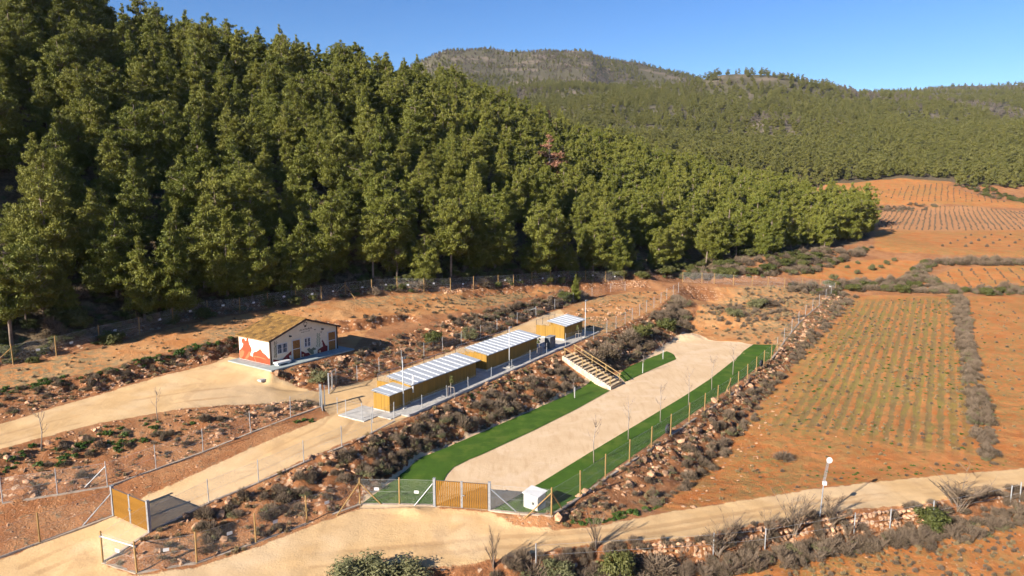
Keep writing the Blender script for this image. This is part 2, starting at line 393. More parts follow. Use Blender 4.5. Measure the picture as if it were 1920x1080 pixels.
class N:                                    # little node writer
    def __init__(s, nt):
        s.n = nt.nodes; s.l = nt.links
    def node(s, t, **k):
        x = s.n.new(t)
        for a, b in k.items():
            setattr(x, a, b)
        return x
    def put(s, sock, v):
        if hasattr(v, 'is_linked'):
            s.l.new(v, sock)
        else:
            sock.default_value = v
    def math(s, op, a, b=0.0, clamp=False):
        x = s.node('ShaderNodeMath', operation=op, use_clamp=clamp)
        s.put(x.inputs[0], a); s.put(x.inputs[1], b)
        return x.outputs[0]
    def mix(s, f, a, b, mode='MIX'):
        x = s.node('ShaderNodeMix', data_type='RGBA', blend_type=mode)
        s.put(x.inputs[0], f)
        s.put(x.inputs[6], a if hasattr(a, 'is_linked') else (*a, 1))
        s.put(x.inputs[7], b if hasattr(b, 'is_linked') else (*b, 1))
        return x.outputs[2]
    def noise(s, vec, scale, detail=4.0, rough=0.55, dist=0.0):
        x = s.node('ShaderNodeTexNoise')
        if vec is not None:
            s.l.new(vec, x.inputs['Vector'])
        x.inputs['Scale'].default_value = scale; x.inputs['Detail'].default_value = detail
        x.inputs['Roughness'].default_value = rough; x.inputs['Distortion'].default_value = dist
        return x.outputs[0]
    def ramp(s, f, lo, hi, a=0.0, b=1.0):
        x = s.node('ShaderNodeMapRange', interpolation_type='SMOOTHSTEP')
        s.put(x.inputs[0], f)
        for k, v in zip((1, 2, 3, 4), (lo, hi, a, b)):
            x.inputs[k].default_value = v
        return x.outputs[0]
    def coords(s, scale=(1, 1, 1), rz=0.0, kind='Object'):
        t = s.node('ShaderNodeTexCoord')
        m = s.node('ShaderNodeMapping')
        m.inputs['Scale'].default_value = scale; m.inputs['Rotation'].default_value = (0, 0, rz)
        s.l.new(t.outputs[kind], m.inputs[0])
        return m.outputs[0]
    def bump(s, h, strength, dist, bsdf):
        b = s.node('ShaderNodeBump')
        b.inputs['Strength'].default_value = strength; b.inputs['Distance'].default_value = dist
        s.put(b.inputs['Height'], h)
        s.l.new(b.outputs[0], bsdf.inputs['Normal'])

def ground_material():
    m, nt, n, l, bs = new_mat('ground_earth')
    w = N(nt)
    geo = w.node('ShaderNodeNewGeometry')
    pos = geo.outputs['Position']
    def attr(name):
        a = w.node('ShaderNodeAttribute', attribute_name=name)
        sp = w.node('ShaderNodeSeparateColor')
        l.new(a.outputs['Color'], sp.inputs[0])
        return sp.outputs[0], sp.outputs[1], sp.outputs[2], a.outputs['Alpha']
    sand, yard, orange, path = attr('zone_a')
    forest, bank, rows, vine = attr('zone_b')
    rut, mud, _u, _v = attr('zone_c')
    na = w.noise(pos, 0.35, 4, 0.6)
    nb = w.noise(pos, 1.7, 4, 0.65)
    nc = w.noise(pos, 7.0, 3, 0.6)
    nf = w.noise(pos, 26.0, 1, 0.5)
    nl = w.noise(pos, 0.06, 2, 0.5)
    def edge(mask, k=0.55, width=0.10, nn=nb):
        t = w.math('ADD', mask, w.math('MULTIPLY', w.math('SUBTRACT', nn, 0.5), k))
        return w.ramp(t, 0.5 - width, 0.5 + width)
    # scrubby stony earth
    base = w.mix(w.ramp(na, .35, .65), (.27, .108, .042), (.345, .165, .072))
    base = w.mix(w.ramp(nb, .55, .72), base, (.17, .125, .075))
    base = w.mix(w.ramp(nc, .60, .70), base, (.46, .31, .20))
    # path: orange clay with dry grass patches
    pc = w.mix(w.ramp(na, .35, .65), (.42, .178, .060), (.47, .25, .105))
    pc = w.mix(w.math('MULTIPLY', w.ramp(nl, .48, .58), w.ramp(nb, .40, .60)), pc, (.22, .165, .085))
    pc = w.mix(w.ramp(nb, .60, .78), pc, (.50, .33, .20))
    col = w.mix(edge(path), base, pc)
    # orange tilled soil
    oc = w.mix(w.ramp(na, .35, .65), (.39, .132, .034), (.46, .185, .058))
    oc = w.mix(w.ramp(nb, .55, .75), oc, (.36, .17, .075))
    oc = w.mix(w.ramp(nc, .62, .72), oc, (.50, .31, .18))
    weeds = w.math('MULTIPLY', w.ramp(nl, .46, .60), w.ramp(nb, .45, .62))
    oc = w.mix(w.math('MULTIPLY', weeds, .75), oc, (.20, .17, .055))
    oc = w.mix(w.math('MULTIPLY', w.ramp(w.noise(pos, .5, 4, .7), .44, .62), .55), oc, (.27, .185, .065))
    # rows of weeds between tilled lines
    mp = w.node('ShaderNodeMapping'); l.new(pos, mp.inputs[0])
    mp.inputs['Rotation'].default_value = (0, 0, math.atan2(rowdir.x, rowdir.y))
    wv = w.node('ShaderNodeTexWave', wave_type='BANDS', bands_direction='X', wave_profile='SIN')
    l.new(mp.outputs[0], wv.inputs[0]); wv.inputs['Scale'].default_value = 2 * math.pi / 20 / 1.12
    wv.inputs['Distortion'].default_value = 1.4; wv.inputs['Detail'].default_value = 2; wv.inputs['Detail Scale'].default_value = 6
    stretch = w.node('ShaderNodeMapping'); l.new(mp.outputs[0], stretch.inputs[0]); stretch.inputs['Scale'].default_value = (1, .18, 1)
    ns = w.noise(stretch.outputs[0], 1.3, 3, .65)
    rw = w.math('MULTIPLY', w.ramp(w.math('ADD', wv.outputs['Fac'], w.math('MULTIPLY', w.math('SUBTRACT', ns, .5), 2.2)), .20, .58), rows)
    weedc = w.mix(w.ramp(ns, .45, .62), (.195, .138, .056), (.215, .175, .045))
    oc = w.mix(w.math('MULTIPLY', rw, .85), oc, weedc)
    # a vineyard of small bare stocks
    vc = w.mix(w.ramp(nb, .4, .65), (.43, .215, .095), (.35, .165, .07))
    oc = w.mix(vine, oc, vc)
    col = w.mix(edge(w.math('MAXIMUM', orange, vine)), col, oc)
    # banks: raw earth and rubble, colour darkened to suggest shaded relief
    vo = w.node('ShaderNodeTexVoronoi'); l.new(pos, vo.inputs['Vector']); vo.inputs['Scale'].default_value = 2.6
    bc = w.mix(w.ramp(nb, .35, .65), (.175, .070, .029), (.31, .132, .054))
    sep = w.node('ShaderNodeSeparateColor'); l.new(vo.outputs['Color'], sep.inputs[0])
    bc = w.mix(w.math('MULTIPLY', w.ramp(sep.outputs[0], .62, .70), w.ramp(vo.outputs['Distance'], .55, .35)), bc, (.47, .31, .20))
    bc = w.mix(w.ramp(nc, .60, .72), bc, (.13, .085, .05))
    col = w.mix(edge(bank, .5, .15), col, bc)
    # forest floor
    fc = w.mix(w.ramp(nb, .4, .65), (.085, .06, .035), (.15, .11, .065))
    fc = w.mix(w.ramp(na, .56, .66), fc, (.075, .085, .03))
    farm = w.node('ShaderNodeSeparateXYZ'); l.new(pos, farm.inputs[0])
    nfar = w.noise(pos, 0.022, 4, .6)
    fcf = w.mix(w.ramp(nfar, .52, .66), (.075, .068, .042), (.145, .118, .09))
    fc = w.mix(w.ramp(farm.outputs[1], 330, 420), fc, fcf)
    col = w.mix(edge(forest, .5, .15), col, fc)
    # compacted pale sand
    sc = w.mix(w.ramp(na, .3, .7), (.50, .325, .155), (.58, .395, .205))
    st = w.node('ShaderNodeMapping'); l.new(pos, st.inputs[0]); st.inputs['Rotation'].default_value = (0, 0, .6); st.inputs['Scale'].default_value = (1.0, .16, 1)
    sc = w.mix(w.math('MULTIPLY', w.ramp(w.noise(st.outputs[0], 1.1, 3, .65), .5, .75), .5), sc, (.45, .29, .14))
    sc = w.mix(w.math('MULTIPLY', w.ramp(nl, .52, .62), .4), sc, (.57, .43, .28))
    sc = w.mix(w.math('MULTIPLY', w.ramp(nc, .62, .75), .35), sc, (.36, .23, .12))
    sc = w.mix(w.math('MULTIPLY', w.ramp(w.math('ADD', rut, w.math('MULTIPLY', w.math('SUBTRACT', nb, .5), .6)), .30, .75), .62), sc, (.39, .24, .115))
    sc = w.mix(w.math('MULTIPLY', w.ramp(w.noise(pos, .16, 3, .62), .52, .68), .38), sc, (.62, .47, .30))
    sc = w.mix(w.math('MULTIPLY', w.ramp(w.noise(pos, .23, 3, .6, 1.5), .57, .66), .35), sc, (.38, .24, .125))
    col = w.mix(edge(sand, .7, .09), col, sc)
    yc = w.mix(w.ramp(na, .3, .7), (.55, .39, .235), (.62, .455, .29))
    yc = w.mix(w.math('MULTIPLY', w.ramp(w.noise(st.outputs[0], 2.2, 4, .75), .46, .70), .6), yc, (.47, .31, .17))
    yc = w.mix(w.math('MULTIPLY', w.ramp(w.noise(pos, .3, 3, .65, 1.0), .50, .66), .45), yc, (.66, .51, .36))
    col = w.mix(edge(yard, .3, .1), col, yc)
    col = w.mix(w.math('MULTIPLY', w.math('SUBTRACT', 1.0, nf), .22), col, (.05, .035, .02))
    l.new(col, bs.inputs['Base Color'])
    bs.inputs['Roughness'].default_value = .95
    bs.inputs['Specular IOR Level'].default_value = .15
    calmk = w.math('SUBTRACT', 1.0, w.math('MULTIPLY', w.math('MAXIMUM', sand, yard), .75))
    hgt = w.math('ADD', w.math('MULTIPLY', nc, .6), w.math('ADD', w.math('MULTIPLY', nf, .25), nb))
    w.bump(w.math('MULTIPLY', hgt, calmk), .8, .16, bs)
    return m
MAT_GROUND = ground_material()

# ------------------------------------------------------------------ ground sheets (shared borders, one surface)
za = np.stack([m_sand, m_yard, m_orange, m_path], -1).reshape(-1, 4).astype(np.float32)
zb = np.stack([m_forest, m_bank, m_rows, m_vine], -1).reshape(-1, 4).astype(np.float32)
zc = np.stack([ruts, m_pad, m_pad * 0, m_pad * 0], -1).reshape(-1, 4).astype(np.float32)
full = bpy.data.meshes.new('full')
full.from_pydata(verts.tolist(), [], quads.tolist())
vn = np.zeros(len(verts) * 3, np.float32)
full.vertex_normals.foreach_get('vector', vn)
vn = vn.reshape(-1, 3)
bpy.data.meshes.remove(full)

def face_mask(m):
    f = m.ravel()
    return f[quads].mean(1) > 0.5
cls = np.zeros(len(quads), int)
cls[face_mask(m_forest) & (verts[quads[:, 0], 1] > 60)] = 3
cls[face_mask(np.maximum(m_orange, m_vine))] = 2
cls[face_mask(m_sand)] = 1
cls[face_mask(m_yard)] = 4
far_f = verts[quads[:, 0], 1] > 330
cls[far_f & (cls == 3)] = 5
def sheet(name, k, label, cat):
    q = quads[cls == k]
    used, inv = np.unique(q, return_inverse=True)
    me = bpy.data.meshes.new(name)
    me.from_pydata(verts[used].tolist(), [], inv.reshape(-1, 4).tolist())
    for an, arr in (('zone_a', za), ('zone_b', zb), ('zone_c', zc)):
        a = me.attributes.new(an, 'FLOAT_COLOR', 'POINT')
        a.data.foreach_set('color', arr[used].ravel())
    me.shade_smooth()
    me.normals_split_custom_set_from_vertices(vn[used].tolist())
    me.materials.append(MAT_GROUND)
    o = bpy.data.objects.new(name, me)
    COL.objects.link(o)
    o['kind'] = 'structure'; o['label'] = label; o['category'] = cat
    return o
ground = sheet('ground', 0, 'reddish stony earth with terraced rubble banks', 'ground')
road = sheet('dirt_road', 1, 'pale compacted sand tracks winding between the terraces', 'dirt road')
fields = sheet('field', 2, 'orange tilled fields on the valley floor', 'field')
hill = sheet('hill', 3, 'brown forest floor of the near wooded hill', 'hill')
yard = sheet('exercise_yard', 4, 'pale pinkish sand strip between the artificial turf borders', 'yard')
hills_far = sheet('distant_hills', 5, 'distant slopes with pale rocky patches under sparse pines', 'hills')

# ------------------------------------------------------------------ object helpers
def mesh_from(name, vs, fs, mats, mi=None, smooth=False, normals=None):
    me = bpy.data.meshes.new(name)
    me.from_pydata([tuple(v) for v in vs], [], [tuple(f) for f in fs])
    for m in (mats if isinstance(mats, (list, tuple)) else [mats]):
        me.materials.append(m)
    if mi is not None:
        me.polygons.foreach_set('material_index', list(mi))
    if smooth:
        me.shade_smooth()
    me.update()
    return me
def link(name, me, parent=None):
    o = bpy.data.objects.new(name, me)
    COL.objects.link(o)
    if parent is not None:
        o.parent = parent
    return o
def tag(o, label, cat, group=None, kind=None):
    o['label'] = label; o['category'] = cat
    if group: o['group'] = group
    if kind: o['kind'] = kind
    return o
def thing(name, label, cat, loc=(0, 0, 0), rz=0.0, group=None):
    o = link(name, None)
    o.location = loc; o.rotation_euler = (0, 0, rz)
    o.empty_display_size = .3
    return tag(o, label, cat, group)

class MB:                                   # collects boxes, tubes and plates into one mesh
    def __init__(s):
        s.v = []; s.f = []
    def add(s, vs, fs):
        k = len(s.v)
        s.v += [Vector(v) for v in vs]
        s.f += [tuple(i + k for i in f) for f in fs]
        return s
    def box(s, x0, x1, y0, y1, z0, z1, m=None):
        vs = [Vector(p) for p in ((x0, y0, z0), (x1, y0, z0), (x1, y1, z0), (x0, y1, z0), (x0, y0, z1), (x1, y0, z1), (x1, y1, z1), (x0, y1, z1))]
        if m is not None:
            vs = [m @ v for v in vs]
        return s.add(vs, [(0, 3, 2, 1), (4, 5, 6, 7), (0, 1, 5, 4), (1, 2, 6, 5), (2, 3, 7, 6), (3, 0, 4, 7)])
    def tube(s, pts, radii, n=6, cap=True):
        pts = [Vector(p) for p in pts]
        if not hasattr(radii, '__len__'):
            radii = [radii] * len(pts)
        base = len(s.v); rings = []
        for i, p in enumerate(pts):
            d = (pts[min(i + 1, len(pts) - 1)] - pts[max(i - 1, 0)]).normalized()
            a = d.orthogonal().normalized() if abs(d.z) > .9 else d.cross(Vector((0, 0, 1))).normalized()
            b = d.cross(a).normalized()
            for k in range(n):
                t = 2 * math.pi * k / n
                s.v.append(p + (a * math.cos(t) + b * math.sin(t)) * radii[i])
        for i in range(len(pts) - 1):
            for k in range(n):
                a0 = base + i * n + k; a1 = base + i * n + (k + 1) % n
                s.f.append((a0, a1, a1 + n, a0 + n))
        if cap:
            s.f.append(tuple(base + k for k in range(n))[::-1])
            s.f.append(tuple(base + (len(pts) - 1) * n + k for k in range(n)))
        return s
    def beam(s, a, b, w, h, up=(0, 0, 1)):      # rectangular bar from a to b
        a = Vector(a); b = Vector(b); d = (b - a).normalized()
        u = Vector(up)
        x = d.cross(u)
        if x.length < 1e-4:
            x = d.cross(Vector((1, 0, 0)))
        x.normalize(); y = x.cross(d).normalized()
        vs = [p + x * (sx * w / 2) + y * (sy * h / 2) for p in (a, b) for sx, sy in ((-1, -1), (1, -1), (1, 1), (-1, 1))]
        return s.add(vs, [(0, 1, 2, 3), (7, 6, 5, 4), (0, 4, 5, 1), (1, 5, 6, 2), (2, 6, 7, 3), (3, 7, 4, 0)])
    def plate(s, poly, nrm, t):                 # flat outline with thickness t along nrm
        nrm = Vector(nrm); n = len(poly)
        a = [Vector(p) for p in poly]; b = [p + nrm * t for p in a]
        f = [tuple(range(n))[::-1], tuple(range(n, 2 * n))]
        f += [(i, (i + 1) % n, n + (i + 1) % n, n + i) for i in range(n)]
        return s.add(a + b, f)
    def build(s, name, mat, parent=None, smooth=False):
        me = mesh_from(name, s.v, s.f, mat, smooth=smooth)
        return link(name, me, parent)
    def mesh(s, name, mat, smooth=False):
        return mesh_from(name, s.v, s.f, mat, smooth=smooth)

def simple_mat(name, col, rough=.8, metal=0.0, var=.25, scale=6.0, bump=0.0, stretch=(1, 1, 1), spec=.3, kind='Object', rand=0.0):
    m, nt, n, l, bs = new_mat(name)
    w = N(nt)
    c = w.coords(stretch, kind=kind)
    nz = w.noise(c, scale, 5, .6)
    dark = tuple(x * (1 - var) for x in col); lite = tuple(min(1, x * (1 + var)) for x in col)
    cc = w.mix(w.ramp(nz, .3, .7), dark, lite)
    if rand:
        oi = w.node('ShaderNodeObjectInfo')
        hs = w.node('ShaderNodeHueSaturation')
        l.new(cc, hs.inputs['Color'])
        w.put(hs.inputs['Value'], w.math('ADD', 1 - rand, w.math('MULTIPLY', oi.outputs['Random'], 2 * rand)))
        cc = hs.outputs[0]
    l.new(cc, bs.inputs['Base Color'])
    bs.inputs['Roughness'].default_value = rough
    bs.inputs['Metallic'].default_value = metal
    bs.inputs['Specular IOR Level'].default_value = spec
    if bump:
        w.bump(nz, bump, .02, bs)
    return m

def leaf_mat(name, c0, c1, trans=.25, rough=.6, scale=.9):
    m, nt, n, l, bs = new_mat(name)
    w = N(nt)
    oi = w.node('ShaderNodeObjectInfo')
    geo = w.node('ShaderNodeNewGeometry')
    nz = w.noise(w.coords(), scale, 3, .6)
    t = w.math('ADD', w.math('MULTIPLY', oi.outputs['Random'], .55), w.math('MULTIPLY', w.ramp(nz, .3, .7), .45))
    col = w.mix(t, c0, c1)
    rp = w.math('MULTIPLY', geo.outputs['Random Per Island'], .30)
    col = w.mix(rp, col, tuple(x * .45 for x in c0))
    l.new(col, bs.inputs['Base Color'])
    bs.inputs['Roughness'].default_value = rough
    bs.inputs['Specular IOR Level'].default_value = .25
    tr = w.node('ShaderNodeBsdfTranslucent')
    l.new(col, tr.inputs['Color'])
    mx = w.node('ShaderNodeMixShader'); mx.inputs[0].default_value = trans
    l.new(bs.outputs[0], mx.inputs[1]); l.new(tr.outputs[0], mx.inputs[2])
    l.new(mx.outputs[0], n['Material Output'].inputs['Surface'])
    return m

M = {}
M['pine'] = leaf_mat('pine_needles', (.105, .126, .018), (.198, .192, .034), .14)
M['pine_dead'] = leaf_mat('dead_pine_needles', (.27, .125, .08), (.36, .19, .12), .15)
M['pine_far'] = leaf_mat('far_pine_needles', (.092, .098, .022), (.155, .145, .036), .15)
M['shrub'] = leaf_mat('shrub_leaves', (.065, .080, .020), (.15, .145, .045), .2)
M['olive'] = leaf_mat('olive_leaves', (.12, .125, .055), (.20, .19, .09), .2)
M['weed'] = leaf_mat('weed_blades', (.045, .095, .015), (.10, .15, .03), .25)
M['twig'] = leaf_mat('dry_twigs', (.125, .090, .062), (.225, .168, .118), .0, .9)
M['twig_dark'] = leaf_mat('dry_brush', (.060, .045, .028), (.135, .100, .060), .1, .9)
M['drygrass'] = leaf_mat('dry_grass', (.20, .155, .085), (.31, .235, .125), .15, .9)
M['bark'] = simple_mat('bark', (.20, .155, .125), .95, var=.3, scale=3)
M['bark_pale'] = simple_mat('pale_bark', (.24, .205, .175), .95, var=.25, scale=5)
M['rock'] = simple_mat('limestone', (.33, .195, .115), .95, var=.42, scale=2.2, bump=.5, rand=.42)

# ------------------------------------------------------------------ plants
def tufts(rng, centers, radii, nper, size, flat=.65, upb=.25, shell=.55, needle=0.0):
    """needle or leaf tufts spread through ellipsoid clumps: verts, faces, shading normals"""
    V, F, NN = [], [], []
    for c, r, k in zip(centers, radii, nper):
        d = rng.normal(size=(k, 3)); d /= np.linalg.norm(d, axis=1)[:, None]
        rr = r * (shell + (1 - shell) * rng.rand(k)) * (0.85 + .3 * rng.rand(k))
        p = d * rr[:, None] * np.array([1, 1, flat]) + np.asarray(c)
        nr = d + np.array([0, 0, upb]) + rng.normal(size=(k, 3)) * .5
        nr /= np.linalg.norm(nr, axis=1)[:, None]
        a = np.cross(nr, rng.normal(size=(k, 3))); a /= np.linalg.norm(a, axis=1)[:, None] + 1e-9
        if needle:                            # tufts that point up and outwards
            m = rng.rand(k) < needle
            g = d * .7 + np.array([0, 0, .75]) + rng.normal(size=(k, 3)) * .35; g /= np.linalg.norm(g, axis=1)[:, None]
            w2 = np.cross(g, rng.normal(size=(k, 3))); w2 /= np.linalg.norm(w2, axis=1)[:, None] + 1e-9
            sgn = np.sign((w2 * (d + np.array([0, 0, .2]))).sum(1))[:, None]; w2 = w2 * sgn
            a = np.where(m[:, None], g, a); nr = np.where(m[:, None], w2, nr)
        b = np.cross(nr, a)
        s = size * (.6 + .8 * rng.rand(k))[:, None]
        wd = .26 if not needle else np.where(m, .15, .24)[:, None]
        ln = 1.0 if not needle else np.where(m, 1.5, 1.0)[:, None]
        q = np.stack([p - a * s * .55 * ln, p - b * s * wd, p + a * s * .65 * ln, p + b * s * wd], 1)
        base = sum(len(x) for x in V)
        V.append(q.reshape(-1, 3)); NN.append(np.repeat(nr, 4, 0))
        F.append(np.arange(k * 4).reshape(-1, 4) + base)
    return np.concatenate(V), np.concatenate(F), np.concatenate(NN)

def pine_shape(seed, h=10.0, wide=.27, nc=78, npt=46, size=.40, style=0):
    rng = np.random.RandomState(seed)
    cs, rs, ks = [], [], []
    low = .12 if style != 2 else .34
    lean = rng.normal(size=2) * .03
    mb = MB()
    top = Vector((lean[0] * h, lean[1] * h, h * .93))
    pts = [Vector((0, 0, -.6)), Vector((lean[0] * h * .3, lean[1] * h * .3, h * .35)), top * .72 + Vector((0, 0, 0)), top]
    mb.tube(pts, [.17 * h / 10, .13 * h / 10, .07 * h / 10, .02], 6)
    nw = max(6, int(math.sqrt(nc * .8)))
    per = max(3, int(nc / nw / 2.0))
    for wq in range(nw):
        for bq in range(per + (2 if wq < nw * .5 else 0) - (2 if wq > nw * .8 and per > 4 else 0)):
            t = min(.995, max(0., (wq + .5 + rng.normal() * .28) / nw))
            z = h * (low + (1 - low) * t) * .965
            if style == 0:
                prof = (1 - t) ** .85 * (0.65 + .35 * min(1, t * 5))
            elif style == 1:
                prof = math.sqrt(max(0, 1 - (1.72 * (t - .42)) ** 2)) * (1 - .25 * t)
            else:
                prof = math.sqrt(max(0, 1 - (1.6 * (t - .5)) ** 2)) * .9
            R = wide * h * max(prof, .07) * (.72 + .5 * rng.rand())
            ang = rng.rand() * 6.283
            st = Vector((lean[0] * z, lean[1] * z, max(.5, z - R * .25)))
            nseg = 3 if R > .16 * h else 2 if R > .07 * h else 1
            for sg in range(nseg):
                f = (sg + 1) / nseg
                rad = R * (f if nseg > 1 else rng.rand()) * (.9 + .2 * rng.rand())
                a2 = ang + rng.normal() * .22
                c = (lean[0] * z + rad * math.cos(a2), lean[1] * z + rad * math.sin(a2), z + (f - .6) * R * .28 + rng.normal() * .12)
                r = h * (.034 + .030 * (1 - t)) * (.7 + .6 * rng.rand()) * (1.12 - .22 * f)
                cs.append(c); rs.append(r); ks.append(int(npt * (r / (h * .05)) ** 1.6) + 4)
            if R > .5 and (bq % 2 == 0):
                e = Vector(c)
                mb.tube([st, (st + e) / 2 + Vector((0, 0, -.1)), e], [.045, .03, .012], 3, False)
    return tufts(rng, cs, rs, ks, size * h / 10, .8, .3, .4, .52), mb

PINES = []
for i, (st, wd) in enumerate([(0, .28), (0, .32), (1, .23), (0, .26), (0, .24), (1, .27), (2, .26), (0, .30)]):
    (v, f, nn), mb = pine_shape(100 + i, 10.0, wd, 200, 92, .20, st)
    PINES.append((mesh_from('crown', v, f, M['pine'], normals=nn), mb.mesh('trunk', M['bark'], True)))
(v, f, nn), mb = pine_shape(140, 10.0, .22, 50, 50, .28, 0)
PINE_DEAD = (mesh_from('crown', v, f, M['pine_dead'], normals=nn), mb.mesh('trunk', M['bark'], True))

def joined(name, parts):
    V, F, NN, MI, mats = [], [], [], [], []
    k = 0
    for j, (v, f, nn, m) in enumerate(parts):
        v = np.asarray([tuple(x) for x in v]); V.append(v)
        F += [tuple(int(i) + k for i in q) for q in f]
        NN.append(np.asarray(nn) if nn is not None else v - v.mean(0) + np.array([0, 0, 1e-3]))
        MI += [j] * len(f); mats.append(m); k += len(v)
    V = np.concatenate(V); NN = np.concatenate(NN)
    NN = NN / (np.linalg.norm(NN, axis=1)[:, None] + 1e-9)
    return mesh_from(name, V, F, mats, MI, normals=NN)
PINES_MID = []
for i in range(6):
    (v, f, nn), mb = pine_shape(200 + i, 10.0, .25 + .012 * i, 130, 54, .28, [0, 0, 1, 0, 0, 1][i])
    PINES_MID.append(joined('pine_mid', [(v, f, nn, M['pine']), (mb.v, mb.f, None, M['bark'])]))
PINES_FAR = []
for i in range(5):
    (v, f, nn), mb = pine_shape(300 + i, 10.0, .25 + .02 * i, 36, 16, .72, [0, 1, 1, 0, 1][i])
    PINES_FAR.append(mesh_from('pine_far', v, f, M['pine_far'], normals=nn))
(v, f, nn), mb = pine_shape(310, 10.0, .26, 22, 8, 1.1, 1)
M['far_grey'] = leaf_mat('far_grey_brush', (.115, .095, .080), (.17, .14, .115), .0, .9)
FAR_GREY = mesh_from('far_grey', v, f, M['far_grey'], normals=nn)

def bush_mesh(seed, w=1.0, h=.8, nc=16, npt=40, size=.12, mat='shrub'):
    rng = np.random.RandomState(seed)
    cs, rs, ks = [], [], []
    for i in range(nc):
        a = rng.rand() * 6.28; r = w * .5 * math.sqrt(rng.rand()) * .8
        z = h * (.25 + .6 * rng.rand()) * math.sqrt(max(.05, 1 - (r / (w * .55)) ** 2))
        cs.append((r * math.cos(a), r * math.sin(a), z)); q = w * (.13 + .10 * rng.rand())
        rs.append(q); ks.append(npt)
    v, f, nn = tufts(rng, cs, rs, ks, size, .8, .3, .4)
    return v, f, nn
def twig_mesh(seed, w=1.0, h=.8, n=420, wid=.022):
    rng = np.random.RandomState(seed)
    V, F, NN = [], [], []
    for i in range(n):
        a = rng.rand() * 6.28; e = rng.rand()
        tip = np.array([math.cos(a) * w * .5 * math.sqrt(e), math.sin(a) * w * .5 * math.sqrt(e), h * math.sqrt(max(.03, 1 - e)) * (.6 + .5 * rng.rand())])
        st = tip * (.15 + .5 * rng.rand()) + rng.normal(size=3) * .06 * w
        st[2] = max(0, st[2])
        b = np.cross(tip - st, rng.normal(size=3)); b = b / (np.linalg.norm(b) + 1e-9) * wid * (.6 + .8 * rng.rand())
        k = len(V)
        V += [st - b, st + b, tip + b * .4, tip - b * .4]
        F.append((k, k + 1, k + 2, k + 3))
        d = tip / (np.linalg.norm(tip) + 1e-9) + rng.normal(size=3) * .35
        NN += [d / np.linalg.norm(d)] * 4
    return np.array(V), F, np.array(NN)

def me_bush(seed, mat, **k):
    v, f, nn = bush_mesh(seed, **k)
    return mesh_from('foliage', v, f, M[mat], normals=nn)
def me_twigs(seed, mat, **k):
    v, f, nn = twig_mesh(seed, **k)
    return mesh_from('branches', v, f, M[mat], normals=nn)
SHRUBS = [me_bush(400 + i, 'shrub', w=1.0, h=.85, nc=30, npt=120, size=.062) for i in range(4)]
OLIVES = [me_bush(420 + i, 'olive', w=1.0, h=.85, nc=30, npt=90, size=.055) for i in range(3)]
TWIGS = [me_twigs(440 + i, 'twig', w=1.0, h=.8, n=620, wid=.008) for i in range(3)]
BRUSH = []
for i in range(5):
    a = twig_mesh(460 + i, 1.0, .78, 330, .009)
    b = bush_mesh(470 + i, 1.15, .60, 11, 52, .065)
    BRUSH.append(joined('brush', [(*a, M['twig']), (*b, M['twig_dark'] if i != 3 else M['olive'])]))
GRASS = []
for i in range(3):
    v, f, nn = twig_mesh(490 + i, 1.0, .7, 70, .035)
    GRASS.append(mesh_from('grass', v, f, M['drygrass'], normals=nn))
WEEDS = []
for i in range(3):
    v, f, nn = bush_mesh(500 + i, 1.0, .45, 9, 26, .16)
    WEEDS.append(mesh_from('weed', v, f, M['weed'], normals=nn))

def rock_mesh(seed):
    rng = np.random.RandomState(seed)
    bm = bmesh.new()
    bmesh.ops.create_icosphere(bm, subdivisions=1, radius=.5)
    sc = np.array([1, .7 + .3 * rng.rand(), .5 + .3 * rng.rand()])
    for v in bm.verts:
        j = 1 + rng.normal() * .16
        v.co = Vector((v.co.x * sc[0] * j, v.co.y * sc[1] * j, v.co.z * sc[2] * j))
    for k in range(4):                    # broken faces
        d = Vector(rng.normal(size=3)).normalized()
        for v in bm.verts:
            e = v.co.dot(d) - .30
            if e > 0:
                v.co -= d * e
    me = bpy.data.meshes.new('stone')
    bm.to_mesh(me); bm.free()
    me.materials.append(M['rock'])
    return me
ROCKS = [rock_mesh(600 + i) for i in range(8)]

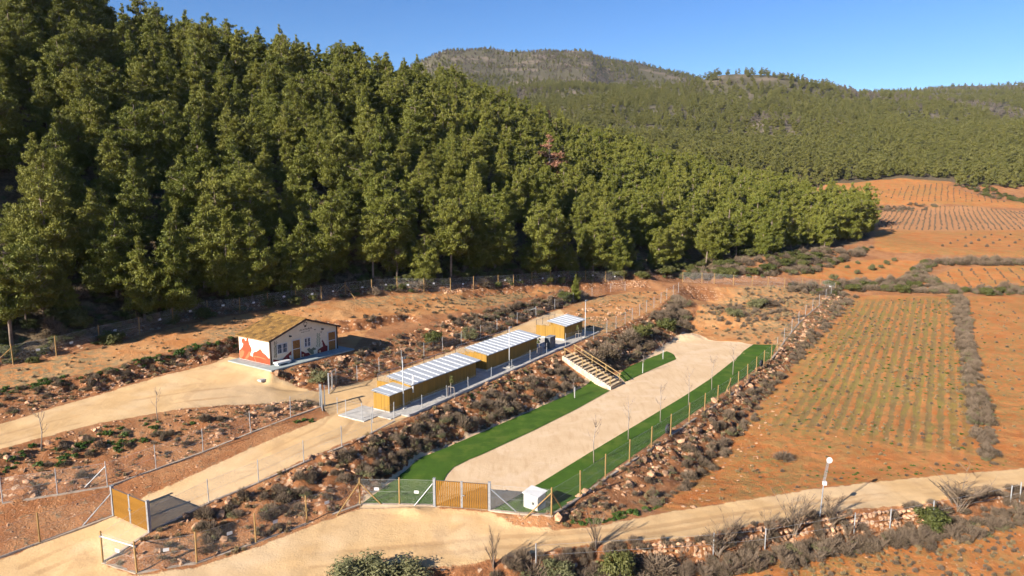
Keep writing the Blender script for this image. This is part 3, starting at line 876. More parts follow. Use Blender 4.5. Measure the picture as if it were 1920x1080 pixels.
# ------------------------------------------------------------------ scatter of the uncountable
def scatter(name, label, cat, items, protos, uneven=False):
    """items: (x, y, z, scale, rotz, proto index) -> one object that instances shared meshes"""
    me = bpy.data.meshes.new(name)
    me.from_pydata([i[:3] for i in items], [], [])
    a = me.attributes.new('scl', 'FLOAT_VECTOR', 'POINT')
    sv = np.array([[i[3]] * 3 for i in items], float)
    if uneven:
        sv *= np.stack([nprng.uniform(.7, 1.5, len(sv)), nprng.uniform(.7, 1.3, len(sv)), nprng.uniform(.5, 1.1, len(sv))], 1)
    a.data.foreach_set('vector', sv.ravel())
    a = me.attributes.new('rz', 'FLOAT', 'POINT'); a.data.foreach_set('value', [float(i[4]) for i in items])
    a = me.attributes.new('pid', 'INT', 'POINT'); a.data.foreach_set('value', [int(i[5]) for i in items])
    o = link(name, me)
    tag(o, label, cat, kind='stuff')
    coll = bpy.data.collections.new(name + '_kinds')
    for k, p in enumerate(protos):
        q = bpy.data.objects.new('%s_kind_%02d' % (name, k), p)
        coll.objects.link(q)
    ng = bpy.data.node_groups.new(name, 'GeometryNodeTree')
    ng.interface.new_socket('Geometry', in_out='INPUT', socket_type='NodeSocketGeometry')
    ng.interface.new_socket('Geometry', in_out='OUTPUT', socket_type='NodeSocketGeometry')
    gi = ng.nodes.new('NodeGroupInput'); go = ng.nodes.new('NodeGroupOutput')
    ci = ng.nodes.new('GeometryNodeCollectionInfo'); ci.inputs[0].default_value = coll
    ci.inputs[1].default_value = True; ci.inputs[2].default_value = True
    ip = ng.nodes.new('GeometryNodeInstanceOnPoints')
    def na(nm, t):
        x = ng.nodes.new('GeometryNodeInputNamedAttribute'); x.data_type = t; x.inputs[0].default_value = nm
        return x.outputs[0]
    cx = ng.nodes.new('ShaderNodeCombineXYZ')
    L = ng.links
    L.new(na('rz', 'FLOAT'), cx.inputs[2])
    L.new(gi.outputs[0], ip.inputs['Points'])
    L.new(ci.outputs[0], ip.inputs['Instance'])
    ip.inputs['Pick Instance'].default_value = True
    L.new(na('pid', 'INT'), ip.inputs['Instance Index'])
    L.new(cx.outputs[0], ip.inputs['Rotation'])
    L.new(na('scl', 'FLOAT_VECTOR'), ip.inputs['Scale'])
    L.new(ip.outputs[0], go.inputs[0])
    md = o.modifiers.new('scatter', 'NODES'); md.node_group = ng
    return o

# ------------------------------------------------------------------ woods
def project(p):
    d = p - CAMP
    f = d.dot(FW)
    return (960 + FOC * d.x / f, 540 - FOC * d.dot(UP) / f, f) if f > 1 else (0, 0, -1)

trees = []
xs = np.arange(-190, 130, 5.1); ys = np.arange(66, 305, 5.1)
tx, ty = np.meshgrid(xs, ys)
tx = (tx + nprng.uniform(-2.5, 2.5, tx.shape)).ravel(); ty = (ty + nprng.uniform(-2.5, 2.5, ty.shape)).ravel()
ok = inpoly(tx, ty, hill_poly)
for x, y in zip(tx[ok], ty[ok]):
    z = H(x, y)
    p = project(Vector((x, y, z + 6)))
    if p[2] < 0 or not (-330 < p[0] < 2010 and -200 < p[1] < 800):
        continue
    h = (8.4 + 5.0 * rnd.random()) * (1.0 if rnd.random() > .16 else .6)
    trees.append([x, y, z, h, p[2], p[0], p[1]])
# a tree hides behind the crest when the hill is in the way
vis = []
for t in trees:
    top = Vector((t[0], t[1], t[2] + t[3]))
    d = top - CAMP
    hit = terr.ray_cast(CAMP, d.normalized(), d.length - 1)
    if not hit[0]:
        vis.append(t)
vis.sort(key=lambda t: t[4])
infr = [t for t in vis if -40 < t[5] < 1960 and t[6] > -60]
outfr = [t for t in vis if not (-40 < t[5] < 1960 and t[6] > -60)]
foot_d = lambda t: sdist(np.array([t[0]]), np.array([t[1]]), hill_foot, False)[0]
GRP = 'pines on the near wooded hill'
def add_pine(name, t, meshes, label, cat='pine tree', group=GRP, sx=1.0):
    o = thing(name, label, cat, (t[0], t[1], t[2] - .1), rnd.random() * 6.28, group)
    s = t[3] / 10.0
    o.scale = (s * sx * rnd.uniform(.92, 1.12), s * sx * rnd.uniform(.92, 1.12), s)
    link('trunk', meshes[1], o); link('crown', meshes[0], o)
    return o
dead = [(1036, 318), (1060, 192), (686, 112)]
dead_ids = set()
for k, (dx, dy) in enumerate(dead):
    c = min(infr, key=lambda t: (t[5] - dx) ** 2 + (t[6] - dy) ** 2)
    dead_ids.add(id(c)); c[3] = [14.0, 11.0, 11.0][k]
    o = add_pine('dead_pine', c, PINE_DEAD, ['large dead reddish-brown pine standing among green pines mid slope', 'small dead orange-brown pine near the right end of the hill crest', 'small rusty dead pine just below the hill crest'][k], 'dead pine', None, 1.5)
ind = [t for t in infr if id(t) not in dead_ids][:297]
for t in ind:
    fd = foot_d(t)
    where = 'at far left' if t[5] < 260 else 'behind the cabin' if t[5] < 560 else 'above the upper path' if t[5] < 840 else 'above the kennels' if t[5] < 1120 else 'above the red paddock'
    if t[5] > 1480:
        lb = 'green pine at the outer tip of the low right-hand spur'
    elif t[5] > 1330:
        lb = 'green pine on the low right-hand spur of the wooded hill'
    elif t[3] < 7.3:
        lb = 'short young pine on the lower wooded slope %s' % where
    elif fd < 7:
        lb = 'tall green pine in the front row behind the fence, %s' % where
    else:
        lb = 'green pine on the lower slope of the wooded hill, %s' % where
    add_pine('pine_tree', t, PINES[rnd.randrange(8)], lb)
iset = set(id(t) for t in ind) | dead_ids
rest = [t for t in vis if id(t) not in iset]
scatter('pine_forest', 'dense green pine wood covering the upper slope of the near hill', 'forest',
        [(t[0], t[1], t[2] - .1, t[3] / 10, rnd.random() * 6.28, rnd.randrange(6)) for t in rest], PINES_MID)

# far slopes
far = []
def far_fill(y0, y1, step, xlo, xhi):
    xs = np.arange(xlo, xhi, step); ys = np.arange(y0, y1, step)
    a, b = np.meshgrid(xs, ys)
    a = (a + nprng.uniform(-.48, .48, a.shape) * step).ravel(); b = (b + nprng.uniform(-.48, .48, b.shape) * step).ravel()
    keep = (a / b > -.20) & (a / b < .80) & (a / b > -0.12 - 60 / b)
    dens = 0.95 - .62 * np.clip((fbm(a / 70, b / 70, 77, 4) + .12 + (b > 650) * .10) * 3.0, 0, 1) * np.clip((b - 500) / 250, 0, 1)
    keep &= nprng.rand(len(a)) < dens
    mo = np.zeros(len(a), bool)
    for p in z_orange[-3:] + [z_vine]:
        mo |= inpoly(a, b, p) | (sdist(a, b, p) < 3)
    keep &= ~mo & ~inpoly(a, b, hill_poly)
    grey = fbm(a / 110, b / 110, 91, 3) + np.clip((b - 800) / 700, 0, 1) * .5
    for x, y, g in zip(a[keep], b[keep], grey[keep]):
        far.append((x, y, g))
far_fill(342, 520, 5.4, -120, 420)
far_fill(520, 960, 6.6, -260, 780)
far_fill(960, 1460, 7.4, -420, 1180)
items = []
for x, y, g in far:
    z = H(x, y)
    p = project(Vector((x, y, z + 8)))
    if p[2] < 0 or p[0] < 560 or p[0] > 1990 or p[1] > 400:
        continue
    gr = rnd.random() < max(0, min(.75, (g - .12) * 2.2)) and y > 560
    items.append((x, y, z - .2, (rnd.uniform(.62, 1.05) if not gr else rnd.uniform(.4, .75)) * (1.0 if y < 960 else .72), rnd.random() * 6.28, 5 if gr else rnd.randrange(5)))
scatter('distant_forest', 'far-off pine wood on the hills behind the valley fields', 'forest', items, PINES_FAR + [FAR_GREY])
print('TREES vis', len(vis), 'far', len(items))

# ------------------------------------------------------------------ more materials
def board_mat(name, col, period=.14, vert=True):
    m, nt, n, l, bs = new_mat(name)
    w = N(nt)
    tc = w.node('ShaderNodeTexCoord'); sp = w.node('ShaderNodeSeparateXYZ')
    l.new(tc.outputs['Object'], sp.inputs[0])
    u = w.math('ADD', sp.outputs[0], sp.outputs[1])
    fr = w.math('FRACT', w.math('DIVIDE', u, period))
    idx = w.math('FLOOR', w.math('DIVIDE', u, period))
    wn_ = w.node('ShaderNodeTexWhiteNoise', noise_dimensions='1D'); l.new(idx, wn_.inputs['W'])
    nz = w.noise(w.coords((9, 9, .7)), 1.5, 5, .6)
    t = w.math('ADD', w.math('MULTIPLY', wn_.outputs['Value'], .55), w.math('MULTIPLY', nz, .45))
    c = w.mix(t, tuple(x * .72 for x in col), tuple(min(1, x * 1.22) for x in col))
    gap = w.ramp(w.math('ABSOLUTE', w.math('SUBTRACT', fr, .5)), .42, .49)
    c = w.mix(w.math('MULTIPLY', gap, .55), c, tuple(x * .3 for x in col))
    l.new(c, bs.inputs['Base Color'])
    bs.inputs['Roughness'].default_value = .7
    w.bump(w.math('SUBTRACT', 1.0, gap), .6, .02, bs)
    return m
def net_mat(name, col, pitch, wire):
    m, nt, n, l, bs = new_mat(name)
    w = N(nt)
    uv = w.node('ShaderNodeUVMap'); sp = w.node('ShaderNodeSeparateXYZ'); l.new(uv.outputs[0], sp.inputs[0])
    def lines(v):
        fr = w.math('FRACT', w.math('DIVIDE', v, pitch))
        return w.math('GREATER_THAN', w.math('ABSOLUTE', w.math('SUBTRACT', fr, .5)), .5 - wire)
    k = w.math('MAXIMUM', lines(w.math('ADD', sp.outputs[0], sp.outputs[1])), lines(w.math('SUBTRACT', sp.outputs[0], sp.outputs[1])))
    bs.inputs['Base Color'].default_value = (*col, 1)
    bs.inputs['Roughness'].default_value = .5; bs.inputs['Metallic'].default_value = .3
    tr = w.node('ShaderNodeBsdfTransparent'); mx = w.node('ShaderNodeMixShader')
    l.new(k, mx.inputs[0]); l.new(tr.outputs[0], mx.inputs[1]); l.new(bs.outputs[0], mx.inputs[2])
    l.new(mx.outputs[0], n['Material Output'].inputs['Surface'])
    return m
M['boards'] = board_mat('golden_boards', (.25, .135, .012))
M['slat'] = simple_mat('golden_slat', (.195, .09, .008), .65, var=.25, scale=3, stretch=(6, 6, .6))
M['post'] = simple_mat('treated_post', (.27, .17, .065), .85, var=.25, scale=4, stretch=(8, 8, .8))
M['rail'] = simple_mat('pale_timber', (.27, .18, .078), .8, var=.2, scale=4)
M['log'] = simple_mat('dark_log', (.20, .13, .07), .9, var=.3, scale=5)
M['galv'] = simple_mat('galvanised_steel', (.27, .28, .30), .5, .3, var=.15, scale=8)
M['steel_post'] = simple_mat('thin_steel_post', (.36, .37, .38), .55, .4, var=.15, scale=8)
M['net'] = net_mat('wire_netting', (.34, .35, .34), .06, .028)
M['net_dense'] = net_mat('dense_wire_netting', (.36, .42, .36), .06, .04)
M['concrete'] = simple_mat('concrete', (.37, .355, .33), .9, var=.16, scale=1.6, bump=.15)
M['slab_grey'] = simple_mat('grey_slab', (.25, .285, .28), .85, var=.14, scale=1.5)
M['white'] = simple_mat('white_paint', (.50, .50, .50), .5, var=.05, scale=3)
M['offwhite'] = simple_mat('cabinet_white', (.40, .39, .36), .7, var=.10, scale=3)
M['black'] = simple_mat('black_metal', (.02, .02, .022), .5, var=.2)
M['cream'] = simple_mat('cream_render', (.64, .55, .41), .9, var=.05, scale=2)
M['cream_lit'] = simple_mat('cream_render_sunlit', (.56, .52, .45), .9, var=.04, scale=2)  # sunlit look of the side wall put into its own copy of the cream
M['trim'] = simple_mat('dark_trim', (.065, .040, .030), .7, var=.2)
M['shingle'] = simple_mat('ochre_shingle', (.19, .105, .028), .9, var=.32, scale=7, rand=.28)
M['shingle_d'] = simple_mat('brown_shingle', (.112, .062, .018), .9, var=.3, scale=7, rand=.25)
M['roof_under'] = simple_mat('roof_deck', (.22, .13, .05), .9)
M['roof_metal'] = simple_mat('grey_roof_sheet', (.46, .48, .50), .45, .25, var=.08, scale=2, spec=.5)
M['roof_white'] = simple_mat('white_roof_strip', (.78, .80, .81), .4, .05, var=.05, scale=3)
M['door'] = simple_mat('brown_door', (.22, .095, .022), .6, var=.2, scale=5)
M['glass'] = simple_mat('window_glass', (.022, .055, .10), .12, var=.2, scale=2, spec=.6)
M['mural'] = simple_mat('mural_red', (.40, .052, .02), .9, var=.10, scale=1.5)
M['mural_hi'] = simple_mat('mural_salmon', (.50, .115, .05), .9, var=.08)
M['mural_dk'] = simple_mat('mural_maroon', (.17, .022, .02), .9, var=.15)
M['mural_green'] = simple_mat('mural_sprig', (.26, .30, .20), .9, var=.2)
M['mural_olive'] = simple_mat('mural_olive', (.16, .155, .10), .9, var=.25)
M['mural_tan'] = simple_mat('mural_tan', (.62, .38, .20), .9, var=.15)
M['ink'] = simple_mat('sign_ink', (.08, .055, .045), .9, var=.1)
M['cab_grey'] = simple_mat('dark_grey_panel', (.085, .095, .11), .5, .2, var=.1)
M['tyre'] = simple_mat('tyre_rubber', (.035, .036, .04), .8, var=.2)
M['curb'] = simple_mat('old_curb', (.30, .24, .185), .95, var=.25, scale=2, bump=.3)
M['wallstone'] = simple_mat('stair_wall_stone', (.50, .40, .30), .95, var=.25, scale=2.2, bump=.3)
M['tread'] = simple_mat('sandy_tread', (.56, .42, .25), .95, var=.15, scale=3)
def turf_mat():
    m, nt, n, l, bs = new_mat('artificial_turf')
    w = N(nt)
    a = w.noise(w.coords(), .7, 4, .6); b = w.noise(w.coords((1, .15, 1), -.6), 5, 4, .7); c = w.noise(w.coords(), 30, 2, .6)
    col = w.mix(w.ramp(a, .3, .7), (.044, .086, .009), (.064, .122, .013))
    col = w.mix(w.math('MULTIPLY', w.ramp(b, .45, .75), .5), col, (.072, .128, .014))
    col = w.mix(w.math('MULTIPLY', c, .5), col, (.012, .05, .004))
    l.new(col, bs.inputs['Base Color']); bs.inputs['Roughness'].default_value = .85; bs.inputs['Specular IOR Level'].default_value = .15
    w.bump(c, .7, .03, bs)
    wr = w.noise(w.coords(), .35, 4, .65)
    col2 = w.mix(w.math('MULTIPLY', w.ramp(wr, .50, .68), .4), col, (.115, .135, .022))
    l.new(col2, bs.inputs['Base Color'])
    return m
M['turf'] = turf_mat()

# ------------------------------------------------------------------ draped sheets and slabs
def drape(name, poly, mat, dz, label, cat, step=.5, kind='structure'):
    bd = []
    for a, b in zip(poly, poly[1:] + poly[:1]):
        n = max(1, int(math.hypot(b.x - a.x, b.y - a.y) / step))
        bd += [Vector((a.x + (b.x - a.x) * i / n, a.y + (b.y - a.y) * i / n)) for i in range(n)]
    xs = [p.x for p in bd]; ys = [p.y for p in bd]
    gx, gy = np.meshgrid(np.arange(min(xs), max(xs), step), np.arange(min(ys), max(ys), step))
    gx = gx.ravel(); gy = gy.ravel()
    pl = [(p.x, p.y) for p in bd]
    k = inpoly(gx, gy, pl); gx = gx[k]; gy = gy[k]
    k = sdist(gx, gy, pl) > step * .6
    pts = bd + [Vector((x, y)) for x, y in zip(gx[k], gy[k])]
    nb = len(bd)
    r = delaunay_2d_cdt(pts, [(i, (i + 1) % nb) for i in range(nb)], [], 1, 1e-5)
    vs = [(v.x, v.y, H(v.x, v.y) + dz) for v in r[0]]
    fs = [tuple(f) for f in r[2]]
    me = mesh_from(name, vs, fs, mat, smooth=True)
    for p in me.polygons[:1]:
        if p.normal.z < 0:
            me.flip_normals()
    o = link(name, me)
    o['kind'] = kind; o['label'] = label; o['category'] = cat
    return o
for p, lb in zip(z_turf, ('long green artificial turf border left of the sand strip', 'short green turf patch beyond the timber stairs', 'long green artificial turf border along the right-hand fence')):
    drape('artificial_turf', p, M['turf'], .045, lb, 'turf')

# ------------------------------------------------------------------ house
house = thing('cabin_house', 'cream gabled cabin with ochre shingle roof and red mural on its side', 'house', HO, HA)
EAVE, RIDGE = 2.62, 4.1
W_, DP = HW, HDEP
def hplane_front(px, py):                   # sighted point on the gable front -> local x, z
    d = ray(px, py); nrm = HY
    t = (HO - CAMP).dot(nrm) / d.dot(nrm); p = CAMP + d * t
    return (p - HO).dot(HX), p.z - HO.z
def hplane_side(px, py):
    d = ray(px, py); nrm = HX
    t = (HO - CAMP).dot(nrm) / d.dot(nrm); p = CAMP + d * t
    return (p - HO).dot(HY), p.z - HO.z
gable = [(0, 0), (W_, 0), (W_, EAVE), (W_ / 2, RIDGE - .06), (0, EAVE)]
MB().plate([Vector((x, 0, z)) for x, z in gable], (0, 1, 0), .12).build('gable_wall', M['cream'], house)
MB().plate([Vector((x, DP - .12, z)) for x, z in gable], (0, 1, 0), .12).build('back_wall', M['cream'], house)
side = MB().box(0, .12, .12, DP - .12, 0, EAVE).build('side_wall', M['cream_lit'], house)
MB().box(W_ - .12, W_, .12, DP - .12, 0, EAVE).build('side_wall', M['cream'], house)
for x in (-.04, W_ - .12):
    MB().box(x, x + .16, -.05, .11, 0, EAVE - .02).build('corner_post', M['trim'], house)
roof = MB()
OV = .3
rise = (RIDGE - EAVE) / (W_ / 2)
for sgn in (0, 1):
    x0 = -OV if sgn == 0 else W_ + OV
    e = EAVE - OV * rise
    y0, y1 = -.25, DP + .25
    roof.plate([Vector(p) for p in ((x0, y0, e), (W_ / 2, y0, RIDGE), (W_ / 2, y1, RIDGE), (x0, y1, e))], (0, 0, 1), .09)
roof = roof.build('roof', M['roof_under'], house)
nr, ncs = 11, 13
L_sl = math.hypot(W_ / 2 + OV, RIDGE - (EAVE - OV * rise)); sw = (DP + .5) / ncs; sh = L_sl / nr
ang = math.atan2(RIDGE - (EAVE - OV * rise), W_ / 2 + OV)
sm = MB().box(-.02, sh * 1.12, .008, sw - .008, 0, .022)
sme = [sm.mesh('shingle', M['shingle']), sm.mesh('shingle', M['shingle_d'])]
for sd in (0, 1):
    for r in range(nr):
        for c in range(ncs):
            if r == nr - 1 and False:
                continue
            o = link('shingle', sme[0] if rnd.random() < .66 else sme[1], roof)
            y = -.25 + c * sw + (.5 * sw if r % 2 else 0) * (0 if c == ncs - 1 else 1)
            e = EAVE - OV * rise
            dd = r * sh * .985
            if sd == 0:
                o.matrix_local = Matrix.Translation((-OV + dd * math.cos(ang), y, e + dd * math.sin(ang) + .095)) @ Matrix.Rotation(-ang + .03, 4, 'Y')
            else:
                o.matrix_local = Matrix.Translation((W_ + OV - dd * math.cos(ang), y + sw, e + dd * math.sin(ang) + .095)) @ Matrix.Rotation(math.pi, 4, 'Z') @ Matrix.Rotation(-ang + .03, 4, 'Y')
rg = MB().beam((W_ / 2, -.27, RIDGE + .13), (W_ / 2, DP + .27, RIDGE + .13), .3, .03).build('ridge_cap', M['shingle'], roof)
for x0 in (-OV, W_ + OV):
    MB().beam((x0, -.29, EAVE - OV * rise - .0), (W_ / 2, -.29, RIDGE + .0), .05, .2, (0, 0, 1)).build('fascia_board', M['trim'], house)
def rect_from(p0, p1):                      # two sighted corners on the front
    a = hplane_front(*p0); b = hplane_front(*p1)
    return a[0], b[0], min(a[1], b[1]), max(a[1], b[1])
def cr6(X, Y): return 420 + X / 6.0, 560 + Y / 6.0
def window(x0, x1, z0, z1, nb):
    w = MB()
    fr = .09
    w.box(x0, x1, -.05, .0 - .001, z0, z0 + fr); w.box(x0, x1, -.05, -.001, z1 - fr, z1)
    w.box(x0, x0 + fr, -.05, -.001, z0 + fr, z1 - fr); w.box(x1 - fr, x1, -.05, -.001, z0 + fr, z1 - fr)
    w.box((x0 + x1) / 2 - .05, (x0 + x1) / 2 + .05, -.05, -.001, z0 + fr, z1 - fr)
    o = w.build('window', M['white'], house)
    MB().box(x0 + fr, x1 - fr, -.02, -.004, z0 + fr, z1 - fr).build('pane', M['glass'], o)
    g = MB()
    for i in range(nb):
        x = x0 + fr + (x1 - x0 - 2 * fr) * (i + .5) / nb
        g.box(x - .008, x + .008, -.075, -.055, z0 + fr, z1 - fr)
    g.box(x0 + .03, x1 - .03, -.078, -.056, (z0 + z1) / 2 - .012, (z0 + z1) / 2 + .012)
    g.build('window_bars', M['white'], o)
xa, _ = hplane_front(*cr6(593, 560)); xb, _ = hplane_front(*cr6(712, 540))
window(xa, xb, .95, 2.05, 4)
xa, _ = hplane_front(*cr6(900, 480)); xb, _ = hplane_front(*cr6(972, 480))
window(xa, xb, 1.0, 2.05, 2)
def door(x0, x1, h):
    d = MB().box(x0, x0 + .09, -.06, -.001, 0, h).box(x1 - .09, x1, -.06, -.001, 0, h).box(x0 + .09, x1 - .09, -.06, -.001, h - .09, h).box(x0 + .09, x1 - .09, -.055, -.001, h * .50, h * .50 + .07).build('door', M['white'], house)
    MB().box(x0 + .09, x1 - .09, -.035, -.002, .02, h * .50).build('door_panel', M['door'], d)
    MB().box(x0 + .09, x1 - .09, -.035, -.002, h * .50 + .07, h - .09).build('door_panel', M['door'], d)
    MB().box(x1 - .2, x1 - .12, -.10, -.056, h * .5, h * .5 + .03).build('handle', M['galv'], d)
xa, _ = hplane_front(*cr6(765, 570)); xb, _ = hplane_front(*cr6(862, 560))
door(xa, xb, 2.12); door1 = (xa + xb) / 2
xa, _ = hplane_front(*cr6(1165, 470)); xb, _ = hplane_front(*cr6(1256, 460))
door(xa, xb, 2.12); door2 = (xa + xb) / 2
for px, py in ((738, 424), (1100, 342)):
    x, z = hplane_front(*cr6(px, py))
    MB().box(x - .1, x + .1, -.24, -.04, z - .05, z + .07).beam((x, -.06, z + .05), (x, -.002, z + .12), .06, .05).build('wall_lamp', M['black'], house)
# murals: flat paint on the walls
def cs(X, Y): return 440 + X / 10.8, 600 + Y / 10.8
def paint_side(pts, mat, t, name='mural'):
    q = [hplane_side(*cs(*p)) for p in pts]
    q = [(min(max(y, .02), DP - .02), max(z, .015)) for y, z in q]
    return MB().plate([Vector((-.002, y, z)) for y, z in q], (-1, 0, 0), t).build(name, mat, side)
paint_side([(90, 612), (130, 580), (165, 530), (176, 490), (148, 452), (140, 400), (165, 366), (198, 380), (212, 412), (232, 428), (248, 335), (260, 318), (272, 370), (292, 480), (338, 570), (345, 615), (320, 680), (322, 722), (370, 742), (370, 682), (392, 650), (442, 640), (490, 610), (512, 584), (540, 610), (562, 655), (622, 700), (682, 770), (724, 792), (728, 915), (430, 850), (230, 800), (95, 775)], M['mural'], .004)
paint_side([(95, 770), (92, 640), (160, 600), (200, 640), (180, 720), (130, 782)], M['mural_hi'], .007)
paint_side([(200, 790), (290, 640), (325, 640), (312, 710), (250, 790)], M['mural_hi'], .007)
paint_side([(375, 725), (480, 735), (600, 775), (650, 810), (500, 765), (400, 750), (440, 840), (425, 838)], M['mural_hi'], .007)
for X, Y in ((378, 345), (632, 418)):
    paint_side([(X - 14, Y - 4), (X, Y + 5), (X + 12, Y - 8), (X + 2, Y + 10)], M['ink'], .004, 'painted_bird')
def cf(X, Y): return 500 + X / 13.5, 620 + Y / 13.5
def paint_front(pts, mat, t=.004, name='mural', conv=cf, par=house):
    q = [hplane_front(*conv(*p)) for p in pts]
    return MB().plate([Vector((x, -.002, max(z, .012))) for x, z in q], (0, -1, 0), t).build(name, mat, par)
paint_front([(165, 885), (165, 725), (250, 735), (375, 752), (500, 620), (600, 530), (625, 515), (625, 760), (400, 830)], M['mural_dk'])
paint_front([(880, 705), (872, 520), (930, 530), (985, 572), (1060, 552), (1110, 600), (1200, 640), (1200, 690)], M['mural_dk'])
paint_front([(1215, 690), (1290, 590), (1290, 490), (1400, 410), (1425, 400), (1405, 275), (1385, 272), (1412, 225), (1450, 290), (1490, 370), (1540, 385), (1540, 530)], M['mural_dk'])
paint_front([(1020, 470), (1080, 430), (1120, 470), (1180, 420), (1240, 440), (1240, 480), (1180, 500), (1200, 580), (1130, 600), (1060, 530)], M['mural_olive'], .008, 'painted_bush')
paint_front([(1085, 555), (1120, 580), (1165, 600), (1165, 690), (1145, 690), (1140, 640), (1100, 640), (1095, 600)], M['mural_tan'], .012, 'painted_goat')
paint_front([(1310, 505), (1365, 490), (1370, 560), (1362, 630), (1345, 630), (1345, 560), (1315, 540)], M['mural_tan'], .012, 'painted_goat')
paint_front([(570, 640), (600, 610), (625, 640), (622, 700), (590, 720)], M['cream_lit'], .008, 'painted_goat')
paint_front([(895, 605), (940, 590), (935, 640), (928, 690), (915, 690), (915, 640)], M['mural_tan'], .008, 'painted_goat')
def sprig(px, y0, y1, wd, mat):
    mb = MB(); r2 = random.Random(px)
    n = 16
    for i in range(n):
        Y = y0 + (y1 - y0) * i / n
        for s in (-1, 1):
            X = px + s * wd * (.3 + .5 * r2.random())
            pts = [(px, Y + 18), (X - 8 * s, Y - 12), (X + 10 * s, Y - 26), (X + 4 * s, Y + 4)]
            if s < 0: pts = pts[::-1]
            q = [hplane_front(*cf(*p)) for p in pts]
            mb.plate([Vector((x, -.002 - .0006 * i, max(z, .012))) for x, z in q], (0, -1, 0), .004)
    mb.build('painted_sprig', mat, house)
sprig(1305, 80, 420, 60, M['mural_green'])
sprig(225, 290, 700, 42, M['mural_olive'])
# emblem and lettering on the gable
def cg(X, Y): return 540 + X / 19.2, 590 + Y / 19.2
paint_front([(562, 300), (580, 262), (620, 250), (665, 262), (690, 300), (690, 330), (672, 330), (668, 292), (640, 275), (605, 275), (582, 296), (578, 340), (560, 340)], M['ink'], .004, 'emblem', cg)
paint_front([(560, 345), (575, 345), (600, 400), (625, 365), (645, 385), (668, 335), (672, 360), (650, 440), (590, 452)], M['ink'], .004, 'emblem', cg)
for X, Y in ((965, 530), (1188, 622)):
    paint_front([(X - 45, Y - 20), (X - 10, Y - 2), (X + 10, Y - 4), (X + 45, Y - 25), (X + 12, Y + 22), (X - 12, Y + 22)], M['ink'], .004, 'painted_bird', cg)
def lettering(txt, pa, pb, name):
    (x0, z0), (x1, z1) = hplane_front(*cg(*pa)), hplane_front(*cg(*pb))
    cu = bpy.data.curves.new(name, 'FONT'); cu.body = txt; cu.size = 1.0; cu.extrude = .004; cu.offset = .018
    tmp = bpy.data.objects.new('tmp', cu); COL.objects.link(tmp)
    bpy.context.view_layer.update()
    me = bpy.data.meshes.new_from_object(tmp.evaluated_get(bpy.context.evaluated_depsgraph_get()))
    bpy.data.objects.remove(tmp)
    wd = max(v.co.x for v in me.vertices); hh = max(v.co.y for v in me.vertices)
    k = (x1 - x0) / wd
    me.transform(Matrix.Translation((x0, -.006, z0)) @ Matrix.Rotation(math.pi / 2, 4, 'X') @ Matrix.Scale(k, 4))
    me.materials.clear(); me.materials.append(M['ink'])
    o = link(name, me, house)
    return o
za_ = hplane_front(*cg(620, 560))[1]
lettering('LAS ATEZUELAS', (395, 600), (865, 490), 'lettering')
lettering('Refugio de animales', (470, 655), (785, 590), 'lettering')
MB().box(-1.25, W_ + .9, -1.75, DP + .3, -.34, 0).build('slab', M['slab_grey'], house)
bn = thing('concrete_bench', 'low white block bench on the slab in front of the cabin', 'bench', HO + HX * .95 + HY * -.62, HA)
MB().box(-.85, .85, -.36, .36, .16, .34).build('seat', M['white'], bn)
MB().box(-.72, -.5, -.3, .3, 0, .16).build('leg', M['white'], bn); MB().box(.5, .72, -.3, .3, 0, .16).build('leg', M['white'], bn)
p = G(494, 712)
ld = MB().box(-.5, .5, -.3, .3, -.1, .08).box(-.43, .43, -.23, .23, .08, .11).build('inspection_cover', M['concrete'])
ld.location = p; ld.rotation_euler = (0, 0, HA); tag(ld, 'small pale concrete inspection cover at the corner of the cabin slab', 'cover')

# ------------------------------------------------------------------ kennels
def roof_strip(par, x0, x1, y0, y1, zf, zb, pitch=.98, sw=.16):
    r = MB().plate([Vector(p) for p in ((x0, y0, zf - .05), (x1, y0, zf - .05), (x1, y1, zb - .05), (x0, y1, zb - .05))], (0, 0, 1), .04).build('roof', M['galv'], par)
    n = max(1, round((x1 - x0) / pitch)); pw = (x1 - x0) / n
    for i in range(n):
        a = x0 + i * pw
        MB().plate([Vector(p) for p in ((a + sw, y0 - .03, zf), (a + pw, y0 - .03, zf), (a + pw, y1 + .03, zb), (a + sw, y1 + .03, zb))], (0, 0, 1), .03).build('roof_sheet', M['roof_metal'], r)
        if i:
            MB().plate([Vector(p) for p in ((a, y0 - .03, zf + .015), (a + sw, y0 - .03, zf + .015), (a + sw, y1 + .03, zb + .015), (a, y1 + .03, zb + .015))], (0, 0, 1), .03).build('roof_strip', M['roof_white'], r)
    return r
def panels(par, a, b, y, h, t=.06, axis='x', pw=1.25, z0=.1):
    n = max(1, round((b - a) / pw)); w = (b - a) / n
    for i in range(n):
        u0, u1 = a + i * w + .012, a + (i + 1) * w - .012
        if axis == 'x':
            MB().box(u0, u1, y, y + t, z0, h).build('wall_panel', M['boards'], par)
        else:
            MB().box(y, y + t, u0, u1, z0, h).build('wall_panel', M['boards'], par)
def kthing(name, label, cat, x, y=0.0, group=None):
    o = thing(name, label, cat, kpt(x, y), KA, group)
    return o
xk1a, _ = kloc(759, 755); xk1b, _ = kloc(887, 705)
xk2a, _ = kloc(908, 697); xk2b, _ = kloc(1007, 658)
xk3a, yk3 = kloc(1058, 639); xk3b, _ = kloc(1090, 624.5)
print('KENNEL', xk1a, xk1b, xk2a, xk2b, xk3a, xk3b, yk3, 'house', HW, 'stairs', ST_LEN)
ct = kthing('tool_closet', 'small golden board closet at the near end of the kennel row', 'closet', 0, 0)
CL = xk1a - .04
panels(ct, .06, CL, 0, 1.62); panels(ct, 0, 2.0, 0, 1.62, axis='y'); panels(ct, .06, CL, 1.94, 1.62)
